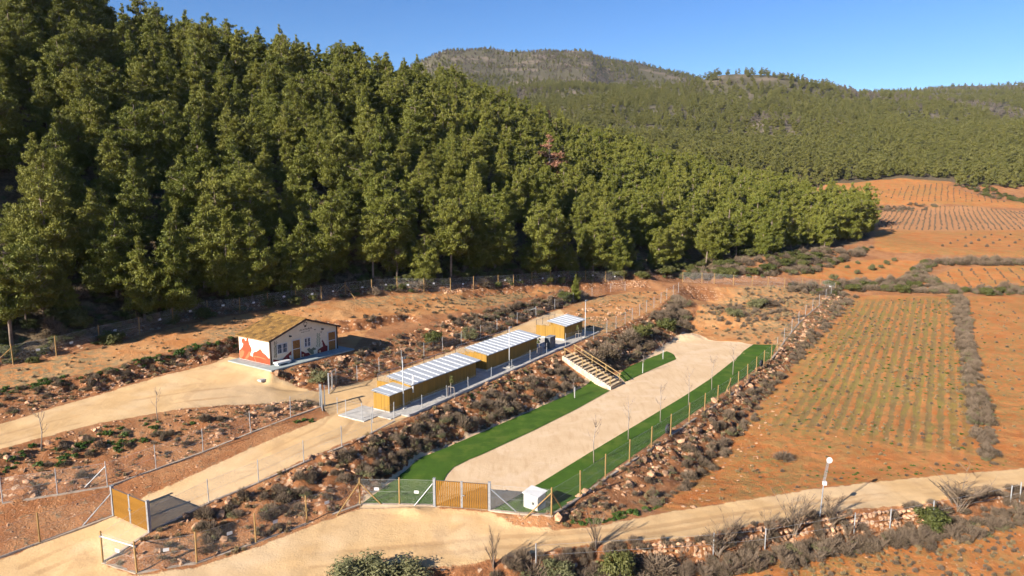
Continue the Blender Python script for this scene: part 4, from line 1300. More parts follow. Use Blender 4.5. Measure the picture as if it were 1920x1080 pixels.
MB().box(-.02, CL - .02, -.02, 2.02, -.1, .1).build('plinth', M['concrete'], ct)
roof_strip(ct, -.15, CL, -.12, 2.15, 1.66, 1.84, .95)
print('CLOSET', CL)
def kennel(label, x0, x1, back=4.3, rdep=2.75, hgt=1.82, yoff=0.0, zoff=0.0, lift=.10):
    L = x1 - x0
    k = kthing('kennel_block', label, 'kennel', x0, yoff, 'kennel blocks in a row on the concrete terrace')
    k.location.z += zoff + KSL * L * .5
    MB().box(-.03, L + .03, -.03, back + .05, -.55, .1).build('plinth', M['concrete'], k)
    panels(k, .06, L - .06, 0, hgt)
    panels(k, 0, back, 0, hgt - .28, axis='y'); panels(k, 0, back, L - .06, hgt - .28, axis='y')
    MB().box(.002, .055, .05, rdep - .4, hgt - .28, hgt - .02).build('gable_infill', M['boards'], k)
    n = max(2, round(L / 1.85))
    for i in range(1, n):
        u = L * i / n
        MB().box(u - .04, u + .04, .07, back, .1, 1.25).build('partition', M['boards'], k)
    for i in range(n + 1):
        u = min(max(L * i / n, .04), L - .04)
        MB().tube([(u, back, .1), (u, back, 2.25)], .03, 6).build('run_post', M['black'], k)
    MB().beam((.04, back, 2.2), (L - .04, back, 2.2), .035, .035).build('run_rail', M['steel_post'], k)
    net = netting([Vector((.04, back, 1.0)), Vector((L - .04, back, 1.0))], 1.2, 'net', k)
    for u in (.04, L - .04):
        netting([Vector((u, rdep - .4, 1.5)), Vector((u, back, 1.5))], .75, 'net', k)
    rz = hgt + .06
    roof_strip(k, -.32, L + .25, -.42, rdep, rz, rz + .42)
    MB().tube([(-.36, -.44, rz - .02), (L + .27, -.44, rz - .02)], .05, 6).build('gutter', M['galv'], k)
    return k
def netting(line_, h, mat, parent, name='mesh_panel'):
    vs, fs, uv = [], [], []
    s = 0
    for a, b in zip(line_[:-1], line_[1:]):
        k = len(vs); l = (b - a).length
        up = Vector((0, 0, h))
        vs += [a, b, b + up, a + up]; fs.append((k, k + 1, k + 2, k + 3)); uv += [(s, 0), (s + l, 0), (s + l, h), (s, h)]
        s += l
    me = mesh_from(name, vs, fs, M[mat])
    ul = me.uv_layers.new(name='UVMap')
    for i, u in enumerate(uv):
        ul.data[i].uv = u
    return link(name, me, parent)
kennel('nearest long golden board kennel with striped metal roof, behind the closet', xk1a, xk1b, zoff=.02)
kennel('middle long golden board kennel with striped metal roof', xk2a, xk2b, zoff=.10)
kennel('short golden board kennel at the far end, apart from the row', xk3a, xk3b, rdep=2.5, yoff=yk3, zoff=.12)
slab = MB()
def kslab(x0, x1, y0, y1, dz, t=.3):
    a = [kpt(x0, y0, dz), kpt(x1, y0, dz), kpt(x1, y1, dz), kpt(x0, y1, dz)]
    slab.plate([p - Vector((0, 0, t)) for p in a], (0, 0, 1), t)
kslab(.2, xk3b + 1.6, -1.95, 2.0, .02)
kslab(-2.9, .18, .4, 3.6, .015)
kslab(-1.2, .18, -1.2, .38, .012)
kslab(xk2b, xk3a, 2.01, 4.6, .018)
so = slab.build('concrete_slab', M['concrete']); so['kind'] = 'structure'; so['label'] = 'concrete slab under and in front of the kennels'; so['category'] = 'slab'
cb = MB()
a = kpt(.2, -2.1, 0); b = kpt(xk3b + 1.6, -2.1, 0)
cb.beam(a + Vector((0, 0, -.02)), b + Vector((0, 0, -.02)), .22, .34)
co = cb.build('slab_curb', M['concrete']); tag(co, 'long concrete kerb along the front edge of the kennel slab', 'kerb')
# cabinet between the kennels
xc, yc = kloc(1031, 655.6)
cab = kthing('storage_cabinet', 'dark grey storage cabinet between the middle and far kennels', 'cabinet', xc, yc)
MB().box(0, 1.4, 0, .75, .06, 1.5).build('body', M['cab_grey'], cab)
MB().box(.04, .68, -.03, -.001, .1, 1.45).build('door', M['cab_grey'], cab); MB().box(.72, 1.36, -.03, -.001, .1, 1.45).build('door', M['cab_grey'], cab)
MB().box(-.03, 1.43, -.05, .78, 1.5, 1.55).build('lid', M['galv'], cab)
MB().box(.6, .64, -.07, -.031, .7, .9).build('handle', M['galv'], cab)
def mast(px, py, h, label):
    o = thing('lamp_mast', label, 'lamp mast', G(px, py, 0), KA, 'lamp masts beside the kennels')
    MB().box(-.22, .22, -.22, .22, -.2, .2).build('footing', M['concrete'], o)
    MB().tube([(0, 0, .1), (0, 0, 1.4), (0, 0, h)], [.07, .06, .04], 8).build('pole', M['steel_post'], o, True)
    MB().beam((-.25, 0, h - .15), (.25, 0, h - .15), .04, .04).build('bracket', M['galv'], o)
    MB().box(.14, .34, -.16, -.02, h - .22, h - .02).build('floodlight', M['cab_grey'], o)
mast(757, 767, 5.0, 'grey lamp mast at the corner of the tool closet')
mast(955, 690, 4.8, 'grey lamp mast in front of the middle kennel')
mast(1097, 634, 5.2, 'grey lamp mast behind the far end kennel')
pp = thing('vent_pipe', 'white vent pipe on the corner of the nearest long kennel', 'pipe', kpt(xk1a + .12, -.22, 0), KA)
MB().tube([(0, 0, 1.15), (0, 0, 2.7), (.12, 0, 2.82)], .075, 8).build('pipe', M['white'], pp, True); MB().box(-.02, .02, 0, .24, 1.6, 1.66).build('clamp', M['galv'], pp)

# ------------------------------------------------------------------ stairs
stairs = thing('timber_stairs', 'sandy outdoor stairs with log risers and timber handrails', 'stairs', ST_B, math.atan2(ST_W.y, ST_W.x))
NS = 13; SR = (ST_T.z - ST_B.z) / NS; SN = ST_LEN / NS
for i in range(NS):
    MB().box(0, ST_WID, i * SN + .1, (i + 1) * SN + .1, SR * i - .45, SR * (i + 1) - .01).build('tread', M['tread'], stairs)
    MB().tube([(-.02, i * SN + .09, SR * (i + 1) - .09), (ST_WID + .02, i * SN + .09, SR * (i + 1) - .09)], .075, 8).build('log_riser', M['log'], stairs)
rr = random.Random(3)
cw = [MB() for _ in range(1)]
for k in range(24):                        # coping and stones of the flank wall
    t0, t1 = k / 24, (k + 1) / 24
    for lvl in range(3):
        y0, y1 = t0 * ST_LEN + .01, t1 * ST_LEN - .01
        zt = SR * NS * (t0 + t1) / 2 + .16 - lvl * .26
        o = MB().box(-.34 - rr.random() * .04, -.05, y0, y1, zt - .24, zt - rr.random() * .02).build('wall_stone', M['wallstone'], stairs)
def rails(x, mid):
    ys = [.35, 2.2, 4.1, ST_LEN - .1]
    tops = []
    for y in ys:
        z = SR * NS * y / ST_LEN
        MB().tube([(x, y, z - .3), (x, y, z + 1.02)], .055, 8).build('rail_post', M['rail'], stairs)
        tops.append((x, y, z + .98))
    a = (x, ys[0] - .2, tops[0][2] - .1); b = (x, ys[-1] + .2, tops[-1][2] + .08)
    MB().tube([a, b], .05, 8).build('handrail', M['rail'], stairs)
    if mid:
        MB().tube([(a[0], a[1], a[2] - .48), (b[0], b[1], b[2] - .48)], .045, 8).build('mid_rail', M['rail'], stairs)
rails(.12, False); rails(ST_WID - .1, True)

# ------------------------------------------------------------------ gates
def slat_gate(label, pa, pb, h, n, wf=.37):
    a = G(*pa); b = G(*pb); z = max(a.z, b.z) - .02
    L = math.hypot(b.x - a.x, b.y - a.y)
    g = thing('slatted_gate', label, 'gate', (a.x, a.y, z), math.atan2(b.y - a.y, b.x - a.x), 'slatted double gates')
    for x in (0, L):
        MB().box(x - .09, x + .09, -.09, .09, -.4, h + .12).build('gate_post', M['galv'], g)
        MB().box(x - .1, x + .1, -.1, .1, h + .12, h + .15).build('post_cap', M['galv'], g)
    for s in (0, 1):
        x0 = .12 if s == 0 else L / 2 + .03; x1 = L / 2 - .03 if s == 0 else L - .12
        lf = MB().box(x0, x1, -.025, .025, .1, .16).box(x0, x1, -.025, .025, h - .06, h).box(x0, x0 + .06, -.025, .025, .16, h - .06).box(x1 - .06, x1, -.025, .025, .16, h - .06).build('gate_leaf', M['galv'] if s == 9 else M['cab_grey'], g)
        sw = (x1 - x0 - .02) / n
        me = MB().box(-sw * wf, sw * wf, -.05, -.028, .1, h - .01).mesh('slat', M['slat'])
        for i in range(n):
            o = link('slat', me, lf); o.location = (x0 + .01 + (i + .5) * sw, 0, rnd.uniform(-.008, .008))
        ed = x1 if s == 0 else x0
        MB().box(ed - .045, ed + .045, -.062, .03, .06, h + .06).build('meeting_stile', M['galv'], lf)
    MB().box(L / 2 - .02, L / 2 + .22, -.12, -.07, 1.02, 1.07).box(L / 2 - .06, L / 2 + .02, -.10, -.062, .95, 1.15).build('handle', M['galv'], g)
    return g, a, b
g1, ga, gb = slat_gate('golden slatted double gate of the turf yard, beside the white cabinet', (815, 949), (918, 957), 2.02, 14)
g2, gc, gd = slat_gate('golden slatted double gate across the sandy track at lower left', (214, 967), (281, 998), 2.05, 16, .40)

# ------------------------------------------------------------------ fences
def fence(label, pts, h=2.0, wood=True, net='net', signs=(), braces=(), name='wire_fence', rail=False, world_=False, curb=False, skip=(), r=None, steel_braces=()):
    ps = pts if world_ else [G(*p) for p in pts]
    o = thing(name, label, 'fence', ps[0])
    inv = Matrix.Translation(-ps[0])
    r = r or (.06 if wood else .035)
    L = [inv @ p for p in ps]
    m = M['post'] if wood else M['steel_post']
    for i, p in enumerate(L):
        if i in skip: continue
        lean = Vector((rnd.uniform(-.03, .03), rnd.uniform(-.03, .03), 0))
        MB().tube([p + Vector((0, 0, -.3)), p + lean + Vector((0, 0, h + .08))], [r, r * .92], 7).build('post', m, o)
    for i, (a, b) in enumerate(zip(L[:-1], L[1:])):
        if net:
            netting([a + Vector((0, 0, .04)), b + Vector((0, 0, .04))], h - .08, net, o)
        w = MB()
        for zz in (h - .06, h * .5):
            w.tube([a + Vector((0, 0, zz)), b + Vector((0, 0, zz))], .007, 3, False)
        w.build('wire', M['steel_post'], o)
        if i in signs:
            t = rnd.uniform(.35, .65); c = a.lerp(b, t); d = (b - a).normalized(); n = Vector((d.y, -d.x, 0)) * -.02
            c += Vector((0, 0, h * .55 + rnd.uniform(-.15, .2))) - n * (1 if n.y > 0 else -1)
            MB().beam(c - d * .17, c + d * .17, .012, .22).build('sign_plate', M['white'], o)
        if curb:
            MB().beam(a + Vector((0, 0, .0)), b + Vector((0, 0, .0)), .22, .12).build('curb', M['curb'], o)
    for i, dirs in braces:
        for dx, dy in dirs:
            q = L[i] + Vector((dx, dy, 0)); q.z = H(q.x + ps[0].x, q.y + ps[0].y) - ps[0].z
            MB().tube([L[i] + Vector((0, 0, h * .85)), q], .045, 6).build('brace', M['post'] if wood and i not in steel_braces else M['galv'], o)
    return o, ps
fence('wooden-post netting fence between the upper path and the forest', [(-60, 698), (25, 683), (106, 667), (187, 645), (262, 628), (325, 609), (390, 594), (450, 588), (503, 578), (555, 571), (603, 564), (648, 556), (697, 550), (745, 546), (795, 547), (845, 546), (888, 542), (934, 539), (963, 537), (997, 534), (1032, 531), (1065, 528), (1098, 528), (1135, 529), (1170, 528)], 2.0, True, 'net', signs=range(1, 24), braces=[(1, [(-1.6, -1.2)]), (11, [(-1.5, -.9), (1.4, -.3)]), (21, [(-1.6, -1.0)])])
fence('wooden-post fence along the right side of the turf yard', [(1034, 967), (1088, 932), (1135, 898), (1180, 868), (1221, 841), (1257, 816), (1292, 793), (1321, 773), (1345, 757), (1368, 742), (1384, 729), (1401, 714), (1418, 699), (1432, 686), (1446, 674), (1457, 660)], 2.0, True, 'net_dense', braces=[(0, [(-1.9, -.05), (.9, 1.2)]), (9, [(-.9, -1.0)])], curb=True)
fence('grey netting fence running uphill from the turf yard to the far corner', [(1457, 660), (1470, 641), (1484, 623), (1497, 607), (1510, 594), (1523, 583), (1536, 573), (1548, 562), (1558, 555), (1566, 548)], 2.0, False, 'net_dense', curb=True)
o, ps = fence('wooden-post fence across the far end of the red paddock', [(1566, 548), (1537, 542), (1504, 541), (1471, 540), (1440, 538), (1410, 537), (1375, 535), (1339, 532), (1316, 531), (1280, 529)], 2.0, True, 'net', signs=(0,))
fence('short turf-side fence left of the slatted yard gate', [(812, 948), (749, 946), (675, 946)], 2.0, True, 'net', signs=(0, 1), braces=[(0, [(-1.35, -.05)]), (2, [(1.6, -.05), (-1.3, -1.6)])], curb=True, skip=(0,), steel_braces=(0,))
fence('short turf-side fence between the slatted yard gate and the white cabinet', [(918, 957), (975, 963), (1034, 967)], 2.0, True, 'net', braces=[(0, [(1.9, -.25)])], skip=(0, 1, 2), curb=True, steel_braces=(0,))
fence('wooden-post fence at the foot of the rubble bank along the lower road', [(675, 946), (576, 982), (480, 1018), (369, 1056), (257, 1075), (193, 1055), (281, 998)], 2.0, True, 'net', signs=(0, 1, 2, 3, 4), skip=(0, 6), braces=[], curb=True)
a5, a6 = G(257, 1075), G(193, 1055)
tr = thing('top_rail', 'white top rail joining two fence posts at the lower left corner', 'rail', (a5 + a6) / 2)
MB().tube([a5 - (a5 + a6) / 2 + Vector((0, 0, 1.75)), a6 - (a5 + a6) / 2 + Vector((0, 0, 1.75))], .04, 8).build('tube', M['white'], tr)
for q in (a5, a6):
    MB().box(-.06, .06, -.06, .06, -.06, .06, Matrix.Translation(q - (a5 + a6) / 2 + Vector((0, 0, 1.75)))).build('clamp', M['galv'], tr)
fence('wooden-post fence left of the sandy track gate', [(214, 967), (75, 1018), (-70, 1072)], 2.0, True, 'net', skip=(0,), curb=True, braces=[(0, [(-1.6, -.9)])], steel_braces=(0,))
fence('thin grey fence at the foot of the left rubble bank', [(5, 944), (108, 928), (202, 913), (293, 880), (381, 848), (470, 812), (545, 783), (600, 763)], 1.9, False, 'net', braces=[(2, [(-1.5, -.3)])], curb=True)
fence('thin grey fence along the right edge of the lower track', [(281, 998), (392, 943), (485, 905), (570, 867), (641, 838), (697, 812), (739, 790)], 1.7, False, 'net', skip=(0,), curb=True)
fence('thin grey fence in front of the kennel slab', [(739, 790), (791, 766), (837.5, 747), (878, 730), (921, 711), (960, 695), (994, 677), (1025, 663)], 1.25, False, 'net')
fence('thin grey fence along the foot of the bank behind the kennels', [(622, 730), (670, 714), (711, 698), (753, 683), (795, 668), (830, 657), (865, 645), (901, 633), (932, 620), (970, 607), (1005, 594), (1040, 580), (1075, 568), (1110, 556), (1145, 548), (1172, 545)], 1.6, False, 'net', braces=[(10, [(-1.0, .8)])])
fence('thin grey fence around the stone-circle paddock', [(1060, 652), (1113, 637), (1137.5, 625), (1155, 617), (1172, 608), (1185, 600), (1199, 592), (1212, 585), (1226, 578), (1239, 569), (1250, 561), (1262, 554), (1272, 549)], 1.8, False, 'net_dense')
fence('weathered row of leaning posts along the dry-stone wall', [(1005, 1062), (1337, 1040), (1434, 1030), (1601, 1000), (1668, 992), (1749, 976), (1894, 946), (1912, 940)], 1.5, False, None, r=.045)
fence('grey rail fence by the kennel entrance', [(633, 775), (649, 779), (679, 786), (699, 793)], 1.45, False, None)

# entrance gate of the kennel lane, standing open
eg = G(602, 762); e2 = G(617, 738)
eo = thing('mesh_gate', 'open grey mesh gate at the entrance to the kennel lane', 'gate', eg, 0)
MB().box(-.1, .1, -.1, .1, -.3, 2.15).build('gate_post', M['galv'], eo)
MB().box(.28, .36, .1, .18, -.3, 2.05).build('gate_post', M['galv'], eo)
q = e2 - eg; MB().box(q.x - .06, q.x + .06, q.y - .06, q.y + .06, q.z - .3, q.z + 2.1).build('gate_post', M['galv'], eo)
for st, en in ((q, q + Vector((.15, 2.3, .05))), (Vector((.0, 0, 0)), Vector((.5, -1.3, -.1)))):
    up = Vector((0, 0, 1.9)); b0 = Vector((0, 0, .1))
    lf = MB()
    for a, b in ((st + b0, en + b0), (st + up, en + up), (st + b0, st + up), (en + b0, en + up), ((st + en) / 2 + b0, (st + en) / 2 + up)):
        lf.tube([a, b], .03, 6)
    lf = lf.build('gate_leaf', M['galv'], eo)
    netting([st + b0, en + b0], 1.8, 'net_dense', lf)

# ------------------------------------------------------------------ utility cabinet, mast, tyres
c0 = G(981.7, 951); c1 = G(1008, 959.7)
uc = thing('utility_cabinet', 'white-roofed concrete utility cabinet beside the slatted yard gate', 'cabinet', c0, math.atan2(c1.y - c0.y, c1.x - c0.x))
Lc = (c1 - c0).length
MB().box(0, Lc, 0, .95, -.2, 1.12).build('body', M['offwhite'], uc)
MB().plate([Vector((-.08, -.1, 1.1)), Vector((Lc + .1, -.1, 1.1)), Vector((Lc + .1, 1.05, 1.24)), Vector((-.08, 1.05, 1.24))], (0, 0, 1), .06).build('roof', M['white'], uc)
MB().plate([Vector((.01, .02, 1.12)), Vector((.01, .93, 1.12)), Vector((.01, .93, 1.2))], (1, 0, 0), Lc - .02).build('roof_infill', M['offwhite'], uc)
MB().box(Lc * .62, Lc * .62 + .16, -.015, -.001, .45, .62).build('vent', M['black'], uc)
MB().box(.08, .3, -.012, -.001, .5, .62).build('label_plate', M['white'], uc)
MB().box(.04, Lc - .04, -.006, -.0005, .0, 1.02).build('door', M['offwhite'], uc)
sm_b = G(1537, 968)
ms = thing('antenna_mast', 'slender mast with a round white antenna dish beside the road', 'mast', sm_b)
MB().tube([(0, 0, -.4), (.12, 0, 2.6)], [.05, .045], 8).build('pole', M['galv'], ms)
lat = MB()
for i in range(3):
    t = 2 * math.pi * i / 3
    lat.tube([(.12 + .085 * math.cos(t), .085 * math.sin(t), 2.6), (.32 + .085 * math.cos(t), .085 * math.sin(t), 4.15)], .012, 4)
for k in range(7):
    z0 = 2.6 + k * .22; x0 = .12 + .2 * (z0 - 2.6) / 1.55
    for i in range(3):
        t0 = 2 * math.pi * i / 3; t1 = 2 * math.pi * (i + 1) / 3
        lat.tube([(x0 + .085 * math.cos(t0), .085 * math.sin(t0), z0), (x0 + .03 + .085 * math.cos(t1), .085 * math.sin(t1), z0 + .22)], .008, 3)
lat.build('lattice', M['galv'], ms)
MB().box(.0, .26, -.2, -.02, 2.45, 2.72).build('control_box', M['white'], ms)
dc = MB(); ring = []
for k, (rr_, yy) in enumerate(((0.02, -.10), (.14, -.115), (.24, -.16), (.25, -.22), (.10, -.05))):
    pass
dc.tube([(.34, -.05, 4.32), (.34, -.14, 4.34), (.34, -.16, 4.345)], [.10, .21, .215], 20)
dc.build('dish', M['white'], ms)
for (px, py), lb in (((1252, 813), 'grey tyre standing upright against the fence of the turf yard, nearer one'), ((1427, 688), 'grey tyre standing by the far part of the turf-yard fence')):
    b = G(px, py)
    bm = bmesh.new()
    segs, rs = 20, 8
    vv = [[bm.verts.new(((.36 + .12 * math.cos(2 * math.pi * j / rs)) * math.cos(2 * math.pi * i / segs), .12 * math.sin(2 * math.pi * j / rs), .46 + (.36 + .12 * math.cos(2 * math.pi * j / rs)) * math.sin(2 * math.pi * i / segs))) for j in range(rs)] for i in range(segs)]
    for i in range(segs):
        for j in range(rs):
            bm.faces.new((vv[i][j], vv[(i + 1) % segs][j], vv[(i + 1) % segs][(j + 1) % rs], vv[i][(j + 1) % rs]))
    bmesh.ops.recalc_face_normals(bm, faces=bm.faces)
    me = bpy.data.meshes.new('tyre'); bm.to_mesh(me); bm.free(); me.materials.append(M['tyre']); me.shade_smooth()
    o = link('tyre', me); o.location = b + Vector((0, 0, .03)); o.rotation_euler = (0, 0, .9); tag(o, lb, 'tyre')

# ------------------------------------------------------------------ bare saplings and young trees
def bare_tree(seed, h, spread, nb=9, r0=.035, pale=True):
    rng = random.Random(seed); tk = MB(); br = MB()
    tip = Vector((rng.uniform(-.1, .1) * h * .5, rng.uniform(-.1, .1) * h * .5, h))
    mid = tip * .5 + Vector((rng.uniform(-.04, .04) * h, rng.uniform(-.04, .04) * h, 0))
    tk.tube([Vector((0, 0, -.2)), mid, tip], [r0, r0 * .75, r0 * .3], 6)
    for i in range(nb):
        t = .45 + .5 * rng.random()
        st = (mid.lerp(tip, (t - .5) * 2) if t > .5 else mid * (t * 2))
        a = rng.random() * 6.28
        d = Vector((math.cos(a) * spread, math.sin(a) * spread, h * rng.uniform(.12, .3)))
        m2 = st + d * .5 + Vector((0, 0, -.03 * h)); e = st + d
        br.tube([st, m2, e], [r0 * .45, r0 * .33, r0 * .12], 4, False)
        for j in range(3):
            f = m2.lerp(e, rng.random()); a2 = a + rng.uniform(-1.2, 1.2)
            br.tube([f, f + Vector((math.cos(a2) * spread * .4, math.sin(a2) * spread * .4, h * rng.uniform(.03, .14)))], [r0 * .25, r0 * .08], 3, False)
    return tk, br
SAP = []
for i in range(4):
    tk, br = bare_tree(70 + i, 3.3, .45, 8, .05)
    SAP.append((tk.mesh('trunk', M['bark_pale'], True), br.mesh('branches', M['bark'])))
def sapling(px, py, h, label, kind=None, name='bare_sapling', group=None, z0=3.3):
    k = kind if kind is not None else rnd.randrange(4)
    o = thing(name, label, 'sapling', G(px, py, 0), rnd.random() * 6.28, group)
    s = h / z0; o.scale = (s, s, s)
    link('trunk', SAP[k][0], o); link('branches', SAP[k][1], o)
    return o
ords = ['nearest', 'second', 'third', 'fourth', 'fifth', 'farthest']
for (px, py), w in zip([(1113.6, 868), (1178, 825), (1238, 791), (1291, 760), (1334.5, 731), (1374, 703)], ords):
    sapling(px, py, 3.6, '%s bare sapling in the right-hand turf border, counted from the gate' % w, group='saplings in the right turf border')
STK = MB().tube([(0, 0, -.2), (0, 0, 1.3)], .035, 6).mesh('stake', M['white'])
for (px, py), w in zip([(1077.5, 747), (1205, 700), (1243, 674)], ('left turf border just before the stairs', 'turf patch just beyond the stairs', 'far tip of the turf patch beyond the stairs')):
    o = sapling(px, py, 2.4, 'small staked sapling in the %s' % w, name='staked_sapling')
    s = o.scale[0]; q = link('stake', STK, o); q.scale = (1 / s, 1 / s, 1 / s)
sapling(77, 845, 2.6, 'thin bare tree at the edge of the upper track, far left', name='bare_tree', z0=2.8)
sapling(296, 790, 2.2, 'small forked bare tree above the left rubble bank', name='bare_tree', z0=2.8)
# young green trees with stakes in front of the kennels
YT = me_bush(900, 'shrub', w=.75, h=1.1, nc=10, npt=24, size=.11)
for (px, py), w in zip([(846, 746), (1011, 668), (1084, 641)], ('nearest long kennel', 'middle kennel', 'far end kennel')):
    o = thing('young_tree', 'young staked tree in front of the %s' % w, 'tree', G(px, py, 0), rnd.random() * 6, 'young trees in front of the kennels')
    MB().tube([(0, 0, -.1), (.04, .02, 1.1), (-.05, 0, 2.0)], [.035, .03, .02], 6).build('trunk', M['bark_pale'], o)
    c = link('crown', YT, o); c.location = (-.05, 0, 1.35)
    for s in (-1, 1):
        MB().tube([(.42 * s, 0, -.1), (.34 * s, 0, 1.15)], .03, 6).build('stake', M['bark_pale'], o)
    MB().beam((-.34, 0, 1.1), (.34, 0, 1.1), .03, .05).build('crosspiece', M['bark_pale'], o)

# ------------------------------------------------------------------ the small pine by the paddock fence, a grey dead tree
pb = G(1078, 566)
t = [pb.x, pb.y, pb.z, 5.0]
add_pine('young_pine', t, PINES[4], 'small conical green pine on the bank above the kennel paddock', 'pine tree', None, .9)
db = G(744, 526)
tk, br = bare_tree(88, 4.6, 1.1, 26, .08)
o = thing('dead_tree', 'leafless grey dead tree at the edge of the forest above the upper fence', 'dead tree', db)
tk.build('trunk', M['bark'], o, True); br.build('branches', M['bark'], o)
db = G(50, 612)
tk, br = bare_tree(89, 5.5, 1.9, 22, .10)
o = thing('dead_tree', 'leafless dead branches in the shaded forest edge at far left', 'dead tree', db)
tk.build('trunk', M['bark'], o, True); br.build('branches', M['bark'], o)

BARE = []
for i in range(4):
    rg_ = random.Random(150 + i); mb = MB()
    for k in range(11):
        a = rg_.random() * 6.28; o_ = rg_.uniform(.12, .5)
        p0 = Vector((rg_.uniform(-.06, .06), rg_.uniform(-.06, .06), -.05)); p2 = Vector((math.cos(a) * o_, math.sin(a) * o_, rg_.uniform(.5, .95))); p1 = p0.lerp(p2, .5) + Vector((-math.cos(a) * .06, -math.sin(a) * .06, .03))
        mb.tube([p0, p1, p2], [.013, .009, .003], 4, False)
        for j in range(9):
            f = p1.lerp(p2, rg_.random()) if j > 2 else p0.lerp(p1, .5 + .5 * rg_.random())
            b = a + rg_.uniform(-1.4, 1.4); l = rg_.uniform(.10, .28)
            e = f + Vector((math.cos(b) * l * .6, math.sin(b) * l * .6, l * .8))
            mb.tube([f, e], [.006, .0025], 3, False)
            for q in range(3):
                g = f.lerp(e, rg_.uniform(.2, 1)); c = b + rg_.uniform(-1.5, 1.5)
                mb.tube([g, g + Vector((math.cos(c) * .08, math.sin(c) * .08, .09))], [.004, .002], 3, False)
    BARE.append(mb.mesh('branches', M['twig']))
# ------------------------------------------------------------------ shrubs one can point to
STEM = MB().tube([(0, 0, -.15), (.02, .01, .35)], [.035, .02], 5).tube([(0, 0, 0), (.18, .1, .4)], [.025, .012], 4).tube([(0, 0, 0), (-.15, .13, .42)], [.025, .012], 4).mesh('stems', M['bark'])
def shrub(px, py, w, h, label, kind='shrub', name='shrub', group=None, extra=True):
    src = {'shrub': SHRUBS, 'olive': OLIVES, 'twig': TWIGS, 'brush': BRUSH, 'bare': BARE}[kind]
    o = thing(name, label, 'shrub', G(px, py, -.05), rnd.random() * 6.28, group)
    o.scale = (w, w * rnd.uniform(.8, 1.1), h / .85)
    link('branches' if kind in ('twig', 'bare') else 'foliage', src[rnd.randrange(len(src))], o)
    link('stems', STEM, o)
    return o
shrub(812, 645, 2.6, 1.9, 'rounded dark green shrub on the bank behind the nearest long kennel')
shrub(880, 637, 3.2, 2.0, 'grey-green shrub on the bank right of the rounded dark one', 'olive')
shrub(600, 722, 2.3, 2.0, 'olive green shrub beside the open mesh gate', 'olive')
shrub(1058, 566, 2.6, 2.2, 'dark green shrub at the foot of the small conical pine')
shrub(1250, 620, 3.6, 2.6, 'large green shrub on the bank at the head of the turf yard')
shrub(1206, 632, 3.9, 2.5, 'dark green shrub left of the large one above the turf yard')
shrub(1180, 640, 3.4, 2.2, 'brownish shrub at the left end of the clump above the turf yard', 'brush')
shrub(1275, 575, 4.0, 2.2, 'dark scrub clump beside the paddock corner', 'brush')
shrub(1376, 594, 3.0, 2.0, 'lone round olive shrub in the red paddock, nearer one', 'olive')
shrub(1419, 577, 3.6, 2.4, 'round olive shrub in the red paddock, farther one', 'olive')
shrub(1436, 574, 4.5, 1.9, 'grey twiggy thicket behind the farther olive shrub', 'twig')
shrub(1110, 680, 3.6, 2.2, 'brown dry shrub right of the timber stairs', 'brush')
shrub(1140, 668, 3.8, 2.4, 'dry grey-brown thicket on the slope above the turf patch', 'brush')
shrub(1470, 862, 2.2, .9, 'low grey twiggy shrub alone on the orange field', 'twig')
# along the lower edge of the picture
shrub(650, 1092, 3.4, 1.7, 'grey-green olive-like shrub at the bottom edge, leftmost of the row', 'olive')
shrub(705, 1094, 3.4, 2.1, 'tallest grey-green shrub of the pair at the bottom edge', 'olive')
shrub(770, 1096, 3.6, 1.8, 'grey-green shrub at the bottom edge right of the tallest', 'olive')
shrub(1160, 1082, 2.6, 2.3, 'bushy yellow-green juniper below the road, at bottom centre')
shrub(1000, 1086, 2.6, 1.5, 'dark shrub below the road left of the juniper', 'brush')
shrub(1045, 1086, 2.4, 1.6, 'olive-green shrub below the road, next left of the juniper', 'olive')
shrub(1230, 1074, 3.0, 1.6, 'grey dry shrub below the road, right of the juniper', 'brush')
shrub(1745, 985, 3.0, 1.7, 'green and grey shrub at the right end of the dry-stone wall')
shrub(1800, 955, 4.6, 2.4, 'big bare grey bush right of the dry-stone wall', 'bare', 'bare_bush')
shrub(1560, 985, 3.0, 2.0, 'bare reddish-grey bush at the foot of the antenna mast', 'bare', 'bare_bush')
shrub(1490, 1000, 3.2, 2.6, 'tall bare grey bush left of the antenna mast', 'bare', 'bare_bush')
shrub(1440, 1008, 2.6, 1.8, 'bare twiggy bush two left of the antenna mast', 'bare', 'bare_bush')
shrub(1345, 1040, 2.6, 1.8, 'bare twiggy bush at the left end of the dry-stone wall', 'bare', 'bare_bush')
shrub(1370, 1022, 2.2, 2.0, 'sparse bare bush over the road edge, left of the dry-stone wall', 'bare', 'bare_bush')
shrub(1118, 1030, 1.6, 2.2, 'upright reddish bare bush on the road edge behind the juniper', 'bare', 'bare_bush')
shrub(925, 1065, 1.3, 2.3, 'slender pale bare bush on the road edge at bottom centre', 'bare', 'bare_bush')
olv = [(1563, 525, 1.9), (1588, 503, 1.2), (1607, 514, 1.6), (1635, 507, 1.9), (1608, 495, 1.2), (1651, 503, 1.3), (1662, 496, 1.6), (1676, 490, 1.3)]
for k, (px, py, w) in enumerate(olv):
    shrub(px, py, w, w * .9, 'small olive tree on the pale terrace field beyond the paddock', 'olive', 'olive_tree', 'olive trees on the terrace field')
